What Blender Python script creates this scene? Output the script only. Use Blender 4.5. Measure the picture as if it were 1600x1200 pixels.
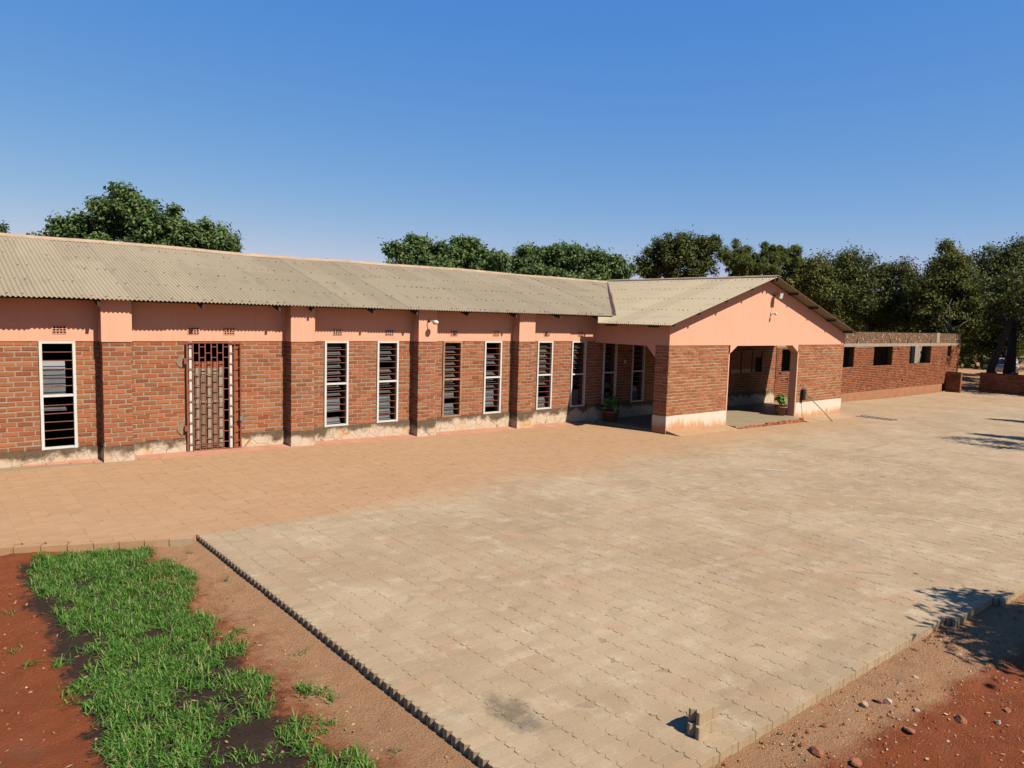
import bpy, math, random
import numpy as np
from mathutils import Matrix, Vector
random.seed(7); rng = np.random.default_rng(7)
for o in list(bpy.data.objects): bpy.data.objects.remove(o)
S = bpy.context.scene; COL = S.collection
# ------------------------------------------------------------------ camera
RM = np.array([[0.764874, -0.03796, 0.643061], [-0.643566, -0.088595, 0.760246], [0.028113, -0.995344, -0.092194]])
CP = np.array([0.0, -16.440809, 3.123489]); FPX = 1135.0
cam_d = bpy.data.cameras.new('camera'); cam = bpy.data.objects.new('camera', cam_d); COL.objects.link(cam)
cam_d.sensor_width = 36; cam_d.lens = FPX / 1600 * 36; cam_d.clip_end = 6000; cam_d.clip_start = .05
cam.matrix_world = Matrix([[RM[i, 0], -RM[i, 1], -RM[i, 2], CP[i]] for i in range(3)] + [[0, 0, 0, 1]])
S.camera = cam
# ------------------------------------------------------------------ sky, sun, exposure
SUN = Vector((0.27, -1.0, 1.14)).normalized()
EL = math.asin(SUN.z); AZ = math.atan2(SUN.x, SUN.y)
W = bpy.data.worlds.new('World'); S.world = W; W.use_nodes = True
wn = W.node_tree.nodes; wl = W.node_tree.links
sky = wn.new('ShaderNodeTexSky'); sky.sky_type = 'NISHITA'; sky.sun_disc = False
sky.sun_elevation = EL; sky.sun_rotation = AZ; sky.air_density = 1.0; sky.dust_density = 0.25; sky.ozone_density = 4.0; sky.altitude = 1000
bg = wn['Background']; bg.inputs['Strength'].default_value = 0.069
hs = wn.new('ShaderNodeHueSaturation'); hs.inputs['Saturation'].default_value = 1.15; wl.new(sky.outputs[0], hs.inputs['Color']); 
sp = wn.new('ShaderNodeSeparateColor'); cb0 = wn.new('ShaderNodeCombineColor'); wl.new(hs.outputs[0], sp.inputs[0]); wl.new(cb0.outputs[0], bg.inputs[0])
for ch, (p_, k_) in enumerate(((1.0, .85), (.6, 1.3), (.13, 3.8))):     # camera colour response of the clear sky
    a_ = wn.new('ShaderNodeMath'); a_.operation = 'POWER'; a_.inputs[1].default_value = p_; b_ = wn.new('ShaderNodeMath'); b_.operation = 'MULTIPLY'; b_.inputs[1].default_value = k_
    wl.new(sp.outputs[ch], a_.inputs[0]); wl.new(a_.outputs[0], b_.inputs[0]); wl.new(b_.outputs[0], cb0.inputs[ch])
sd = bpy.data.lights.new('sun', 'SUN'); sd.energy = 5.0; sd.angle = math.radians(.5); sd.color = (1.0, .93, .82)
sun = bpy.data.objects.new('sun', sd); COL.objects.link(sun); sun.location = (10, -30, 40)
sun.rotation_euler = SUN.to_track_quat('Z', 'Y').to_euler()
S.view_settings.view_transform = 'Standard'; S.view_settings.look = 'None'; S.view_settings.gamma = 1
S.view_settings.use_curve_mapping = False; S.view_settings.exposure = 1.06
S.cycles.diffuse_bounces = 1

# ------------------------------------------------------------------ helpers
def at(x, y, d):
    "point at depth d metres along the view through photo pixel x, y (1600 wide)"
    return CP + RM @ (np.array([(x - 800) / FPX, (y - 600) / FPX, 1.0]) * d)
def project(P):
    q = (np.asarray(P) - CP) @ RM
    return np.stack([800 + FPX * q[..., 0] / q[..., 2], 600 + FPX * q[..., 1] / q[..., 2], q[..., 2]], -1)
def gz(x): return -0.0165 * (np.clip(x, -6, 40) - 3.0)          # the yard falls gently to the right
def mesh(name, V, F, mat=None, smooth=False):
    m = bpy.data.meshes.new(name); m.from_pydata([tuple(map(float, v)) for v in V], [], F); 
    if mat: m.materials.append(mat)
    if smooth: m.polygons.foreach_set('use_smooth', [True] * len(m.polygons))
    m.update(); return m
def fastmesh(name, V, nper, mat=None, smooth=False):
    "V: (n,nper,3) array of separate polygons"
    V = np.asarray(V, dtype=np.float32); n = V.shape[0]
    m = bpy.data.meshes.new(name); m.vertices.add(n * nper); m.vertices.foreach_set('co', V.reshape(-1))
    m.loops.add(n * nper); m.loops.foreach_set('vertex_index', np.arange(n * nper, dtype=np.int32))
    m.polygons.add(n); m.polygons.foreach_set('loop_start', np.arange(n, dtype=np.int32) * nper)
    if mat: m.materials.append(mat)
    m.update(calc_edges=True); m.validate(); m.shade_flat(); return m
def repmesh(name, Vs, faces, mat=None):
    "Vs: (n,k,3) vertices of n copies of a solid with the given faces"
    Vs = np.asarray(Vs, dtype=np.float32); n, k = Vs.shape[:2]
    lv = np.concatenate([np.array(f) for f in faces]); ls = np.cumsum([0] + [len(f) for f in faces[:-1]])
    m = bpy.data.meshes.new(name); m.vertices.add(n * k); m.vertices.foreach_set('co', Vs.reshape(-1))
    L = (lv[None] + (np.arange(n) * k)[:, None]).reshape(-1).astype(np.int32)
    m.loops.add(len(L)); m.loops.foreach_set('vertex_index', L)
    st = (ls[None] + (np.arange(n) * len(lv))[:, None]).reshape(-1).astype(np.int32)
    m.polygons.add(len(st)); m.polygons.foreach_set('loop_start', st)
    if mat: m.materials.append(mat)
    m.update(calc_edges=True); m.shade_flat(); return m
def obj(name, me, parent=None, loc=None):
    o = bpy.data.objects.new(name, me); COL.objects.link(o)
    if parent: o.parent = parent
    if loc is not None: o.location = loc
    return o
def tag(o, label=None, cat=None, group=None, kind=None):
    for k, v in (('label', label), ('category', cat), ('group', group), ('kind', kind)):
        if v: o[k] = v
    return o
def empty(name, loc, label, cat, group=None):
    o = bpy.data.objects.new(name, None); COL.objects.link(o); o.location = loc; o.empty_display_size = .2
    return tag(o, label, cat, group)
BF = [(0, 3, 2, 1), (4, 5, 6, 7), (0, 1, 5, 4), (1, 2, 6, 5), (2, 3, 7, 6), (3, 0, 4, 7)]
def boxv(x0, x1, y0, y1, z0, z1):
    return [(x0, y0, z0), (x1, y0, z0), (x1, y1, z0), (x0, y1, z0), (x0, y0, z1), (x1, y0, z1), (x1, y1, z1), (x0, y1, z1)]
class MB:
    def __init__(s): s.V = []; s.F = []
    def add(s, V, F): n = len(s.V); s.V += [tuple(v) for v in V]; s.F += [tuple(i + n for i in f) for f in F]; return s
    def box(s, *a): return s.add(boxv(*a), BF)
    def prism(s, pts, axis, a, b):
        "polygon pts (u,v) extruded along axis from a to b: axis 'y' -> (u,a,v), 'x' -> (a,u,v), 'z' -> (u,v,a)"
        f = {'y': lambda p, t: (p[0], t, p[1]), 'x': lambda p, t: (t, p[0], p[1]), 'z': lambda p, t: (p[0], p[1], t)}[axis]
        n = len(pts); V = [f(p, a) for p in pts] + [f(p, b) for p in pts]
        return s.add(V, [tuple(range(n)), tuple(range(2 * n - 1, n - 1, -1))] + [(i, i + n, (i + 1) % n + n, (i + 1) % n) for i in range(n)])
    def tube(s, P, R, n=8, cap=True):
        P = [Vector(p) for p in P]; R = R if hasattr(R, '__len__') else [R] * len(P); V = []; F = []
        for i, p in enumerate(P):
            d = (P[min(i + 1, len(P) - 1)] - P[max(i - 1, 0)]).normalized()
            a = d.orthogonal().normalized() if abs(d.z) > .95 else d.cross(Vector((0, 0, 1))).normalized(); b = d.cross(a)
            V += [p + (a * math.cos(t) + b * math.sin(t)) * R[i] for t in [2 * math.pi * k / n for k in range(n)]]
        for i in range(len(P) - 1):
            F += [(i * n + k, i * n + (k + 1) % n, (i + 1) * n + (k + 1) % n, (i + 1) * n + k) for k in range(n)]
        if cap: F += [tuple(range(n - 1, -1, -1)), tuple((len(P) - 1) * n + k for k in range(n))]
        return s.add(V, F)
    def lathe(s, prof, c=(0, 0, 0), n=20):
        V = []; F = []
        for r, z in prof: V += [(c[0] + r * math.cos(2 * math.pi * k / n), c[1] + r * math.sin(2 * math.pi * k / n), c[2] + z) for k in range(n)]
        for i in range(len(prof) - 1): F += [(i * n + k, i * n + (k + 1) % n, (i + 1) * n + (k + 1) % n, (i + 1) * n + k) for k in range(n)]
        return s.add(V, F)
    def build(s, name, mat, parent=None, smooth=False, loc=None): return obj(name, mesh(name, s.V, s.F, mat, smooth), parent, loc)

# ------------------------------------------------------------------ materials
class NT:
    def __init__(s, name, rough=.9, spec=.3):
        s.m = bpy.data.materials.new(name); s.m.use_nodes = True; s.t = s.m.node_tree; s.n = s.t.nodes
        s.b = s.n['Principled BSDF']; s.b.inputs['Roughness'].default_value = rough; s.b.inputs['Specular IOR Level'].default_value = spec
        s._pos = None
    def node(s, t, **k):
        x = s.n.new(t)
        for a, v in k.items(): setattr(x, a, v)
        return x
    def put(s, sock, v):
        if isinstance(v, bpy.types.NodeSocket): s.t.links.new(v, sock)
        elif isinstance(v, (tuple, list)): sock.default_value = tuple(v) + ((1,) if len(v) == 3 and len(sock.default_value) == 4 else ())
        else: sock.default_value = v
    @property
    def pos(s):
        if not s._pos: s._pos = s.node('ShaderNodeNewGeometry').outputs['Position']
        return s._pos
    def xyz(s):
        q = s.node('ShaderNodeSeparateXYZ'); s.put(q.inputs[0], s.pos); return q.outputs
    def math(s, op, a, b=0.0, c=None, clamp=False):
        q = s.node('ShaderNodeMath', operation=op, use_clamp=clamp); s.put(q.inputs[0], a); s.put(q.inputs[1], b)
        if c is not None: s.put(q.inputs[2], c)
        return q.outputs[0]
    def noise(s, scale, detail=3, vec=None, rough=.6, stretch=None, out=0, dist=0):
        v = vec or s.pos
        if stretch:
            mp = s.node('ShaderNodeMapping'); s.put(mp.inputs[0], v); mp.inputs['Scale'].default_value = stretch; v = mp.outputs[0]
        q = s.node('ShaderNodeTexNoise'); s.put(q.inputs['Vector'], v); q.inputs['Scale'].default_value = scale
        q.inputs['Detail'].default_value = detail; q.inputs['Roughness'].default_value = rough; q.inputs['Distortion'].default_value = dist
        return q.outputs[out]
    def ramp(s, v, a, b, lo=0.0, hi=1.0):
        q = s.node('ShaderNodeMapRange'); q.interpolation_type = 'SMOOTHSTEP'; s.put(q.inputs[0], v)
        for i, w in enumerate((a, b, lo, hi)): s.put(q.inputs[i + 1], w)
        return q.outputs[0]
    def mix(s, f, a, b, mode='MIX'):
        q = s.node('ShaderNodeMix', data_type='RGBA', blend_type=mode); s.put(q.inputs[0], f); s.put(q.inputs[6], a); s.put(q.inputs[7], b); return q.outputs[2]
    def rnd(s):
        a = s.node('ShaderNodeObjectInfo').outputs['Random']; g = s.node('ShaderNodeNewGeometry').outputs['Random Per Island']
        return s.math('FRACT', s.math('ADD', a, s.math('MULTIPLY', g, 7.31)))
    def hsv(s, col, h=.5, sat=1.0, v=1.0):
        q = s.node('ShaderNodeHueSaturation'); s.put(q.inputs['Color'], col); s.put(q.inputs['Hue'], h); s.put(q.inputs['Saturation'], sat); s.put(q.inputs['Value'], v); return q.outputs[0]
    def cramp(s, v, stops):
        q = s.node('ShaderNodeValToRGB'); s.put(q.inputs[0], v); e = q.color_ramp.elements
        while len(e) < len(stops): e.new(.5)
        for k, (p, c) in zip(e, stops): k.position = p; k.color = tuple(c) + (1,)
        return q.outputs[0]
    def bump(s, h, strength=.3, dist=.01):
        q = s.node('ShaderNodeBump'); q.inputs['Strength'].default_value = strength; q.inputs['Distance'].default_value = dist; s.put(q.inputs['Height'], h)
        s.t.links.new(q.outputs[0], s.b.inputs['Normal'])
    def col(s, c, k=.5):
        if isinstance(c, bpy.types.NodeSocket) and k != 1: c = s.mix(1.0, c, (k, k, k), 'MULTIPLY')
        s.put(s.b.inputs['Base Color'], c); return s
def simple(name, c, rough=.7, spec=.3, var=.12, scale=6, metal=0, bump=0):
    t = NT(name, rough, spec); n = t.noise(scale, 4)
    t.col(t.mix(n, tuple(x * (1 - var * 1.6) for x in c), tuple(min(1, x * (1 + var)) for x in c))); t.b.inputs['Metallic'].default_value = metal
    if bump: t.bump(t.noise(scale * 8, 3), bump)
    return t.m
M = {}
def mk_brick(name, stops, dark=.35):
    t = NT(name, .92, .15); r = t.rnd(); c = t.cramp(r, stops)
    n = t.noise(14, 5, rough=.7); c = t.mix(t.ramp(n, .4, .8, 0, .35), c, (.4, .2, .1))
    d = t.noise(45, 3); c = t.mix(t.ramp(d, .6, .8, 0, .7), c, (.1, .045, .025))
    st = t.noise(.9, 4); c = t.mix(t.ramp(st, .5, .75, 0, dark), c, (.2, .1, .055))
    t.col(c); t.bump(t.noise(60, 4), .5, .006); return t.m
M['brick'] = mk_brick('burnt_brick', [(0, (.29, .08, .034)), (.3, (.38, .112, .046)), (.6, (.44, .14, .058)), (.85, (.49, .172, .074)), (1, (.33, .093, .04))])
M['brick_new'] = mk_brick('porch_brick', [(0, (.32, .1, .046)), (.5, (.42, .15, .066)), (1, (.48, .185, .085))], .15)
M['brick_wing'] = mk_brick('rough_brick', [(0, (.25, .075, .034)), (.4, (.36, .115, .05)), (.8, (.42, .15, .065)), (1, (.2, .075, .042))], .5)
M['brick_top'] = mk_brick('parapet_brick', [(0, (.12, .07, .045)), (.5, (.26, .15, .085)), (1, (.2, .09, .05))], .4)
def mk_mortar(name, c):
    t = NT(name, .95, .1); n = t.noise(25, 5); t.col(t.mix(n, tuple(x * .62 for x in c), tuple(x * 1.2 for x in c))); t.bump(t.noise(70, 3), .6, .008); return t.m
M['mortar'] = mk_mortar('mortar', (.45, .34, .225)); M['mortar_new'] = mk_mortar('pale_mortar', (.6, .43, .25)); M['mortar_wing'] = mk_mortar('mud_mortar', (.16, .085, .045))
def mk_plaster():
    t = NT('salmon_plaster', .85, .25); n = t.noise(1.3, 5); s = t.noise(2, 3, stretch=(6, 6, .5))
    c = t.mix(n, (.86, .405, .255), (.93, .465, .3)); c = t.mix(t.ramp(s, .5, .8, 0, .5), c, (.74, .34, .21)); t.col(c)
    c = t.mix(t.ramp(t.noise(.7, 6, rough=.7), .5, .72, 0, .3), c, (.72, .4, .28)); c = t.mix(t.ramp(t.noise(16, 6, rough=.8), .62, .72, 0, .35), c, (.62, .27, .16)); t.col(c)
    t.bump(t.noise(18, 6, rough=.7), .3, .008); return t.m
M['plaster'] = mk_plaster()
def mk_plinth():
    t = NT('weathered_plinth', .9, .2); X, Y, Z = t.xyz()
    c = t.mix(t.noise(3, 5), (.62, .42, .26), (.78, .66, .5))
    c = t.mix(t.ramp(t.noise(2.2, 4), .52, .68), c, (.72, .42, .22))
    zz = t.math('ADD', t.math('MULTIPLY', Z, 1.6), t.math('MULTIPLY', t.noise(1.7, 7, rough=.72), 1.5))
    mold = t.ramp(zz, .84, 1.1); c = t.mix(mold, c, t.mix(t.noise(18, 5), (.06, .04, .025), (.26, .17, .1)))
    v = t.node('ShaderNodeTexVoronoi', feature='DISTANCE_TO_EDGE'); t.put(v.inputs['Vector'], t.pos); v.inputs['Scale'].default_value = 3.1
    c = t.mix(t.ramp(v.outputs[0], .006, .02, .75, 0), c, (.2, .12, .07))
    t.col(c); t.bump(t.noise(30, 5), .5, .012); return t.m
M['plinth'] = mk_plinth()
def mk_plinth2():
    t = NT('white_plinth', .9, .2); X, Y, Z = t.xyz()
    h = t.math('SUBTRACT', Z, t.math('MULTIPLY', t.math('SUBTRACT', X, 3.0), -.0165))
    c = t.mix(t.noise(2.5, 4), (.74, .62, .46), (.82, .74, .6))
    st = t.math('ADD', h, t.math('MULTIPLY', t.noise(2.6, 5, stretch=(2.5, 2.5, .6)), -.75))
    c = t.mix(t.ramp(st, -.26, .02, .95, 0), c, t.mix(t.noise(8, 4), (.62, .22, .08), (.74, .42, .2)))
    t.col(c); t.bump(t.noise(30, 5), .4, .01); return t.m
M['plinth2'] = mk_plinth2()
def mk_roof():
    t = NT('fibre_cement', .9, .2); c = t.mix(t.noise(.5, 4), (.43, .345, .22), (.46, .385, .265))
    c = t.mix(t.ramp(t.rnd(), 0, 1, 0, .6), c, (.36, .29, .19))
    c = t.mix(t.ramp(t.noise(3, 6, stretch=(1.5, .35, 1)), .5, .75, 0, .45), c, (.25, .2, .135))
    c = t.mix(t.ramp(t.noise(9, 5, rough=.7), .68, .74, 0, .6), c, (.6, .53, .42))
    t.col(c); t.bump(t.noise(50, 4), .3, .004); return t.m
M['roof'] = mk_roof()
M['ridge'] = simple('ridge_tile', (.54, .38, .25), .85, var=.35, scale=2.5)
def mk_paver():
    t = NT('concrete_paver', .93, .15); X, Y, Z = t.xyz()
    def cell(d, off=0.0): return t.math('FLOOR', t.math('DIVIDE', t.math('ADD', d, off), 1.0))
    cx = t.math('FLOOR', t.math('DIVIDE', t.math('ADD', X, -3.05), .2417)); cy = t.math('FLOOR', t.math('DIVIDE', t.math('ADD', Y, 13.94), .111))
    cb = t.node('ShaderNodeCombineXYZ'); t.put(cb.inputs[0], cx); t.put(cb.inputs[1], cy)
    wnz = t.node('ShaderNodeTexWhiteNoise', noise_dimensions='2D'); t.put(wnz.inputs[0], cb.outputs[0]); r = wnz.outputs[0]
    big = t.noise(.55, 5, rough=.65); mid = t.noise(2.3, 5, rough=.7)
    c = t.mix(t.ramp(big, .35, .65), (.45, .32, .188), (.54, .405, .25))
    c = t.mix(t.ramp(mid, .5, .72, 0, .6), c, (.66, .54, .37))
    c = t.mix(t.ramp(t.noise(1.6, 5), .54, .74, 0, .6), c, (.54, .31, .18))
    c = t.mix(t.ramp(t.noise(1.1, 4, dist=.6), .64, .74, 0, .45), c, (.2, .15, .1))
    q0 = t.math('ADD', t.math('POWER', t.math('DIVIDE', t.math('SUBTRACT', X, 3.62), .22), 2.0), t.math('POWER', t.math('DIVIDE', t.math('ADD', Y, 12.3), .42), 2.0))
    c = t.mix(t.math('MULTIPLY', t.ramp(t.math('ADD', q0, t.math('MULTIPLY', t.noise(7, 5, rough=.75), 2.2)), .9, 2.1, 1, 0), .7), c, (.09, .07, .055))
    tyre = t.noise(1.0, 5, stretch=(.25, 2.2, 1)); c = t.mix(t.ramp(tyre, .56, .7, 0, .3), c, (.3, .22, .145))
    # the older strip along the building lies under orange dust
    edge = t.math('ADD', Y, t.math('ADD', t.math('MULTIPLY', t.ramp(X, 5.0, 22.0), -1.2), t.math('MULTIPLY', t.math('SUBTRACT', t.noise(.45, 4), .5), t.ramp(X, 4.0, 9.0, .05, 2.6))))
    om = t.math('MULTIPLY', t.ramp(edge, t.ramp(X, 3.0, 10.0, -6.26, -7.0), t.ramp(X, 3.0, 10.0, -6.16, -4.9)), t.ramp(X, 14.0, 34.0, 1, .35))
    oc = t.mix(t.noise(1.2, 5), (.52, .285, .14), (.58, .345, .18))
    c = t.mix(t.math('MULTIPLY', om, .86), c, oc)
    c = t.hsv(c, .5, 1.0, t.math('ADD', .93, t.math('MULTIPLY', r, .1)))
    c = t.mix(t.ramp(t.noise(55, 4), .3, .7, 0, .35), c, t.mix(.5, c, (.15, .1, .06)))
    t.col(c); t.bump(t.noise(90, 4), .45, .004); return t.m
M['paver'] = mk_paver()
def mk_soil():
    t = NT('red_soil', .97, .08); X, Y, Z = t.xyz()
    n1 = t.noise(1.6, 6, rough=.7); w = t.math('MULTIPLY', t.math('SUBTRACT', n1, .5), 1.1)
    red = t.mix(t.noise(5, 6, rough=.7), (.3, .072, .026), (.43, .13, .05))
    tan = t.mix(t.noise(9, 6, rough=.75), (.46, .22, .1), (.66, .395, .21))
    dark = t.mix(t.noise(6, 5), (.045, .03, .022), (.09, .055, .036))
    xx = t.math('ADD', X, w)
    w2 = t.math('MULTIPLY', t.math('SUBTRACT', t.noise(11, 5, rough=.7), .5), .8); xx = t.math('ADD', xx, w2)
    tm = t.math('MULTIPLY', t.ramp(xx, 2.15, 2.75), t.ramp(Y, -14.0, -13.2))
    kerb = t.math('ADD', t.math('ADD', Y, t.math('MULTIPLY', X, .07)), t.math('MULTIPLY', w, .7))
    tr = t.math('MULTIPLY', t.ramp(kerb, -13.86, -13.6), t.ramp(X, 3, 4))
    c = t.mix(t.math('MAXIMUM', tm, tr), red, tan)
    dm = t.math('MULTIPLY', t.math('MULTIPLY', t.ramp(t.math('ADD', X, t.math('ADD', t.math('MULTIPLY', w, .5), t.math('MULTIPLY', w2, .6))), .92, 1.05), t.ramp(t.math('ADD', X, t.math('ADD', t.math('MULTIPLY', w, .8), w2)), 2.05, 2.4, 1, 0)), t.ramp(Y, -13, -12.6))
    dm = t.math('MULTIPLY', dm, t.ramp(Y, -6.2, -5.9, 1, 0)); c = t.mix(dm, c, dark)
    c = t.mix(t.ramp(t.noise(2.8, 5), .55, .75, 0, .3), c, t.mix(t.noise(20, 4), (.2, .1, .06), (.3, .2, .13)))
    t.col(c); t.bump(t.noise(45, 6, rough=.75), 1.0, .04); return t.m
M['soil'] = mk_soil()
M['apron'] = simple('pink_apron', (.6, .28, .17), .9, var=.25, scale=3, bump=.2)
M['floor'] = simple('porch_floor', (.4, .31, .19), .55, var=.15, scale=2)
M['frame'] = simple('white_frame', (.78, .74, .66), .6, var=.12, scale=7)
M['frame_rust'] = simple('rusty_frame', (.5, .26, .14), .75, var=.5, scale=12)
M['iron'] = simple('red_oxide_iron', (.3, .095, .05), .6, var=.25, scale=12)
M['timber'] = simple('dark_timber', (.07, .042, .03), .9, var=.3)
M['bolt'] = simple('rusty_bolt', (.2, .14, .09), .9); M['inside'] = simple('room_shade', (.07, .05, .045), .95, var=.1)
M['dark'] = simple('recess_shade', (.015, .012, .01), .95)  # near-black colour standing in for shade in slots and channels
M['doorwood'] = simple('door_wood', (.3, .18, .105), .75, var=.3, scale=9); M['doorpale'] = simple('pale_door_wood', (.42, .33, .235), .75, var=.25, scale=9); M['doorred'] = simple('red_door_rail', (.42, .11, .045), .7)
M['cream'] = simple('cream_flashing', (.7, .58, .38), .8)
M['metal'] = simple('grey_metal', (.42, .4, .37), .45, metal=.6); M['lampglass'] = simple('lamp_glass', (.75, .72, .66), .25, .5)
M['black'] = simple('black_plastic', (.02, .02, .02), .5); M['hose'] = simple('green_hose', (.1, .17, .08), .5)
M['clay'] = simple('clay_pot', (.3, .13, .07), .85, var=.25, scale=8); M['concrete'] = simple('concrete', (.42, .33, .22), .95, var=.3, scale=4, bump=.4)
M['wingplinth'] = simple('mud_plinth', (.46, .2, .09), .95, var=.25, scale=2.5, bump=.3); M['carpaint'] = simple('white_paint', (.7, .73, .78), .3, .5, var=.03); M['carglass'] = simple('car_glass', (.03, .05, .09), .1, .6); M['rubber'] = simple('rubber', (.02, .02, .02), .8)
t = NT('louvre_glass', .12, .7); t.col(t.mix(t.noise(5, 4), (.1, .1, .1), (.2, .195, .18))); t.b.inputs['Roughness'].default_value = .16; M['glass'] = t.m
t = NT('window_pane', .03, .25); t.col((.004, .005, .006)); M['pane'] = t.m
def mk_leaf(name, cols, trans=.35, rough=.5):
    t = NT(name, rough + .15, .15); r = t.rnd(); c = t.cramp(r, [(i / (len(cols) - 1), k) for i, k in enumerate(cols)]); t.col(c, 1)
    tr = t.node('ShaderNodeBsdfTranslucent'); t.put(tr.inputs[0], t.hsv(c, .49, 1.1, 1.3)); mx = t.node('ShaderNodeMixShader'); mx.inputs[0].default_value = trans
    out = t.n['Material Output']; t.t.links.new(t.b.outputs[0], mx.inputs[1]); t.t.links.new(tr.outputs[0], mx.inputs[2]); t.t.links.new(mx.outputs[0], out.inputs[0]); return t.m
M['leaf_big'] = mk_leaf('broad_leaf', [(.032, .055, .018), (.055, .09, .025), (.08, .125, .038), (.125, .155, .048)], .25, .4)
M['leaf_dark'] = mk_leaf('dark_leaf', [(.017, .027, .008), (.034, .048, .012), (.062, .076, .017), (.12, .108, .024)], .2, .45)
M['leaf_feather'] = mk_leaf('feathery_leaf', [(.045, .06, .014), (.08, .1, .024), (.13, .145, .036)], .35)
M['leaf_yellow'] = mk_leaf('yellowing_leaf', [(.028, .042, .012), (.055, .075, .018), (.1, .105, .024), (.17, .14, .03)], .3)
M['leaf_pot'] = mk_leaf('pot_plant_leaf', [(.08, .17, .04), (.14, .26, .07)], .35)
M['needle'] = mk_leaf('pine_needle', [(.02, .035, .014), (.04, .06, .02)], .15)
M['grass'] = mk_leaf('grass_blade', [(.028, .08, .01), (.045, .12, .016), (.07, .165, .022), (.1, .2, .03), (.26, .23, .1)], .4)
M['bark'] = simple('bark', (.07, .048, .034), .95, var=.4, scale=9, bump=.5)
M['rock'] = simple('stone', (.62, .43, .28), .9, var=.4, scale=25, bump=.5); M['patch'] = simple('cement_patch', (.36, .24, .15), .95, var=.3, scale=14); M['rock_red'] = simple('red_clod', (.42, .15, .07), .95, var=.35, scale=25, bump=.5)
t = NT('gravel_mix', .95, .1); t.col(t.cramp(t.rnd(), [(0, (.26, .075, .03)), (.45, (.36, .14, .06)), (.75, (.5, .29, .16)), (1, (.66, .5, .34))])); M['gravel'] = t.m
M['paint'] = simple('white_line_paint', (.62, .56, .46), .9, var=.3, scale=20)

# ------------------------------------------------------------------ ground
def axis(a, b, step, lo, hi):
    core = list(np.arange(a, b + 1e-6, step)); up = []; d = step; x = core[-1]
    while x < hi: d *= 1.25; x = min(hi, x + d); up.append(x)
    dn = []; d = step; x = core[0]
    while x > lo: d *= 1.25; x = max(lo, x - d); dn.append(x)
    return np.array(dn[::-1] + core + up)
gx = axis(-.5, 11.5, .055, -2500, 2500); gy = axis(-15.6, -5.2, .055, -2500, 2500)
GX, GY = np.meshgrid(gx, gy, indexing='ij')
def vnoise(x, y, s, seed):
    r = np.random.default_rng(seed).random((128, 128)); u = x * s; v = y * s; i = np.floor(u).astype(int); j = np.floor(v).astype(int); a = u - i; b = v - j
    a = a * a * (3 - 2 * a); b = b * b * (3 - 2 * b); g = lambda p, q: r[p % 128, q % 128]
    return (g(i, j) * (1 - a) + g(i + 1, j) * a) * (1 - b) + (g(i, j + 1) * (1 - a) + g(i + 1, j + 1) * a) * b - .5
near = (np.abs(GX - 5) < 8) & (np.abs(GY + 10) < 7)
GZ = gz(GX) - .085 + near * (.045 * vnoise(GX, GY, 1.3, 1) + .03 * vnoise(GX, GY, 4, 2) + .03 * vnoise(GX, GY, 11, 3) + .012 * vnoise(GX, GY, 17, 4))
under = (GX > 3.3) & (GY > -13.5 - .075 * np.clip(GX - 5.5, 0, 99)) | (GY > -5.0)
GZ = np.where(under, np.minimum(GZ, gz(GX) - .1), GZ)
edge_l = (np.abs(GX - 3.08) < .22) & (GY < -5.9) & (GY > -15) | (GX > 3.2) & (GX < 13) & (np.abs(GY + 13.7 + .09 * np.clip(GX - 8.2, 0, 9)) < .3)
GZ = np.where(edge_l, gz(GX) - .078 + .25 * (GZ - gz(GX) + .085), GZ)      # soil lies against the paving edge
nx, ny = len(gx), len(gy); idx = np.arange(nx * ny).reshape(nx, ny)
F = np.stack([idx[:-1, :-1], idx[1:, :-1], idx[1:, 1:], idx[:-1, 1:]], -1).reshape(-1, 4)
me = bpy.data.meshes.new('ground'); me.from_pydata(np.stack([GX, GY, GZ], -1).reshape(-1, 3).tolist(), [], F.tolist()); me.materials.append(M['soil'])
me.polygons.foreach_set('use_smooth', [True] * len(me.polygons)); ground = tag(obj('ground', me), kind='structure')

# ------------------------------------------------------------------ paving
PX, PY = .2417, .111; JX, JY = .0036, .0022; TH = .095
def kerb_y(x): return -13.57 - PY * (math.floor((x - 8.75) / 1.2) + 1 if x > 8.75 else 0)
def left_edge(y):      # slanted edge of the old strip by the lawn
    return 3.05
def paver_plan():
    c = .006; a = .009; e = .034
    # ends are sawtoothed (flat face + slanted return), long sides gently cranked
    prof = [(0, 0), (e, .035), (0, .05)] 
    x1, y1 = PX - JX, PY - JY
    L = [(c + .0, 0), (x1 * .25, a * .2), (x1 * .33, a), (x1 * .67, a), (x1 * .75, a * .2), (x1 - c, 0)]
    R = [(x1, c), (x1, y1 * .28), (x1 + e, y1 * .5), (x1, y1 * .78), (x1, y1 - c)]
    T = [(p[0], p[1] + y1) for p in L][::-1]
    Lf = [(p[0] - x1, p[1]) for p in R][::-1]
    return L + R + T + Lf
PLAN = paver_plan(); NP = len(PLAN)
ins = .0016
def inset(P, d):
    P = np.array(P); c = P.mean(0); out = []
    for i in range(len(P)):
        p0, p1, p2 = P[i - 1], P[i], P[(i + 1) % len(P)]; n1 = np.array([-(p1 - p0)[1], (p1 - p0)[0]]); n2 = np.array([-(p2 - p1)[1], (p2 - p1)[0]])
        n = n1 / (np.linalg.norm(n1) + 1e-9) + n2 / (np.linalg.norm(n2) + 1e-9); out.append(p1 + n / (np.linalg.norm(n) + 1e-9) * d)
    return out
TOPI = inset(PLAN, ins)
PV = np.array([(x, y, 0.0) for x, y in TOPI] + [(x, y, -.0016) for x, y in PLAN] + [(x, y, -TH) for x, y in PLAN])
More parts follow.
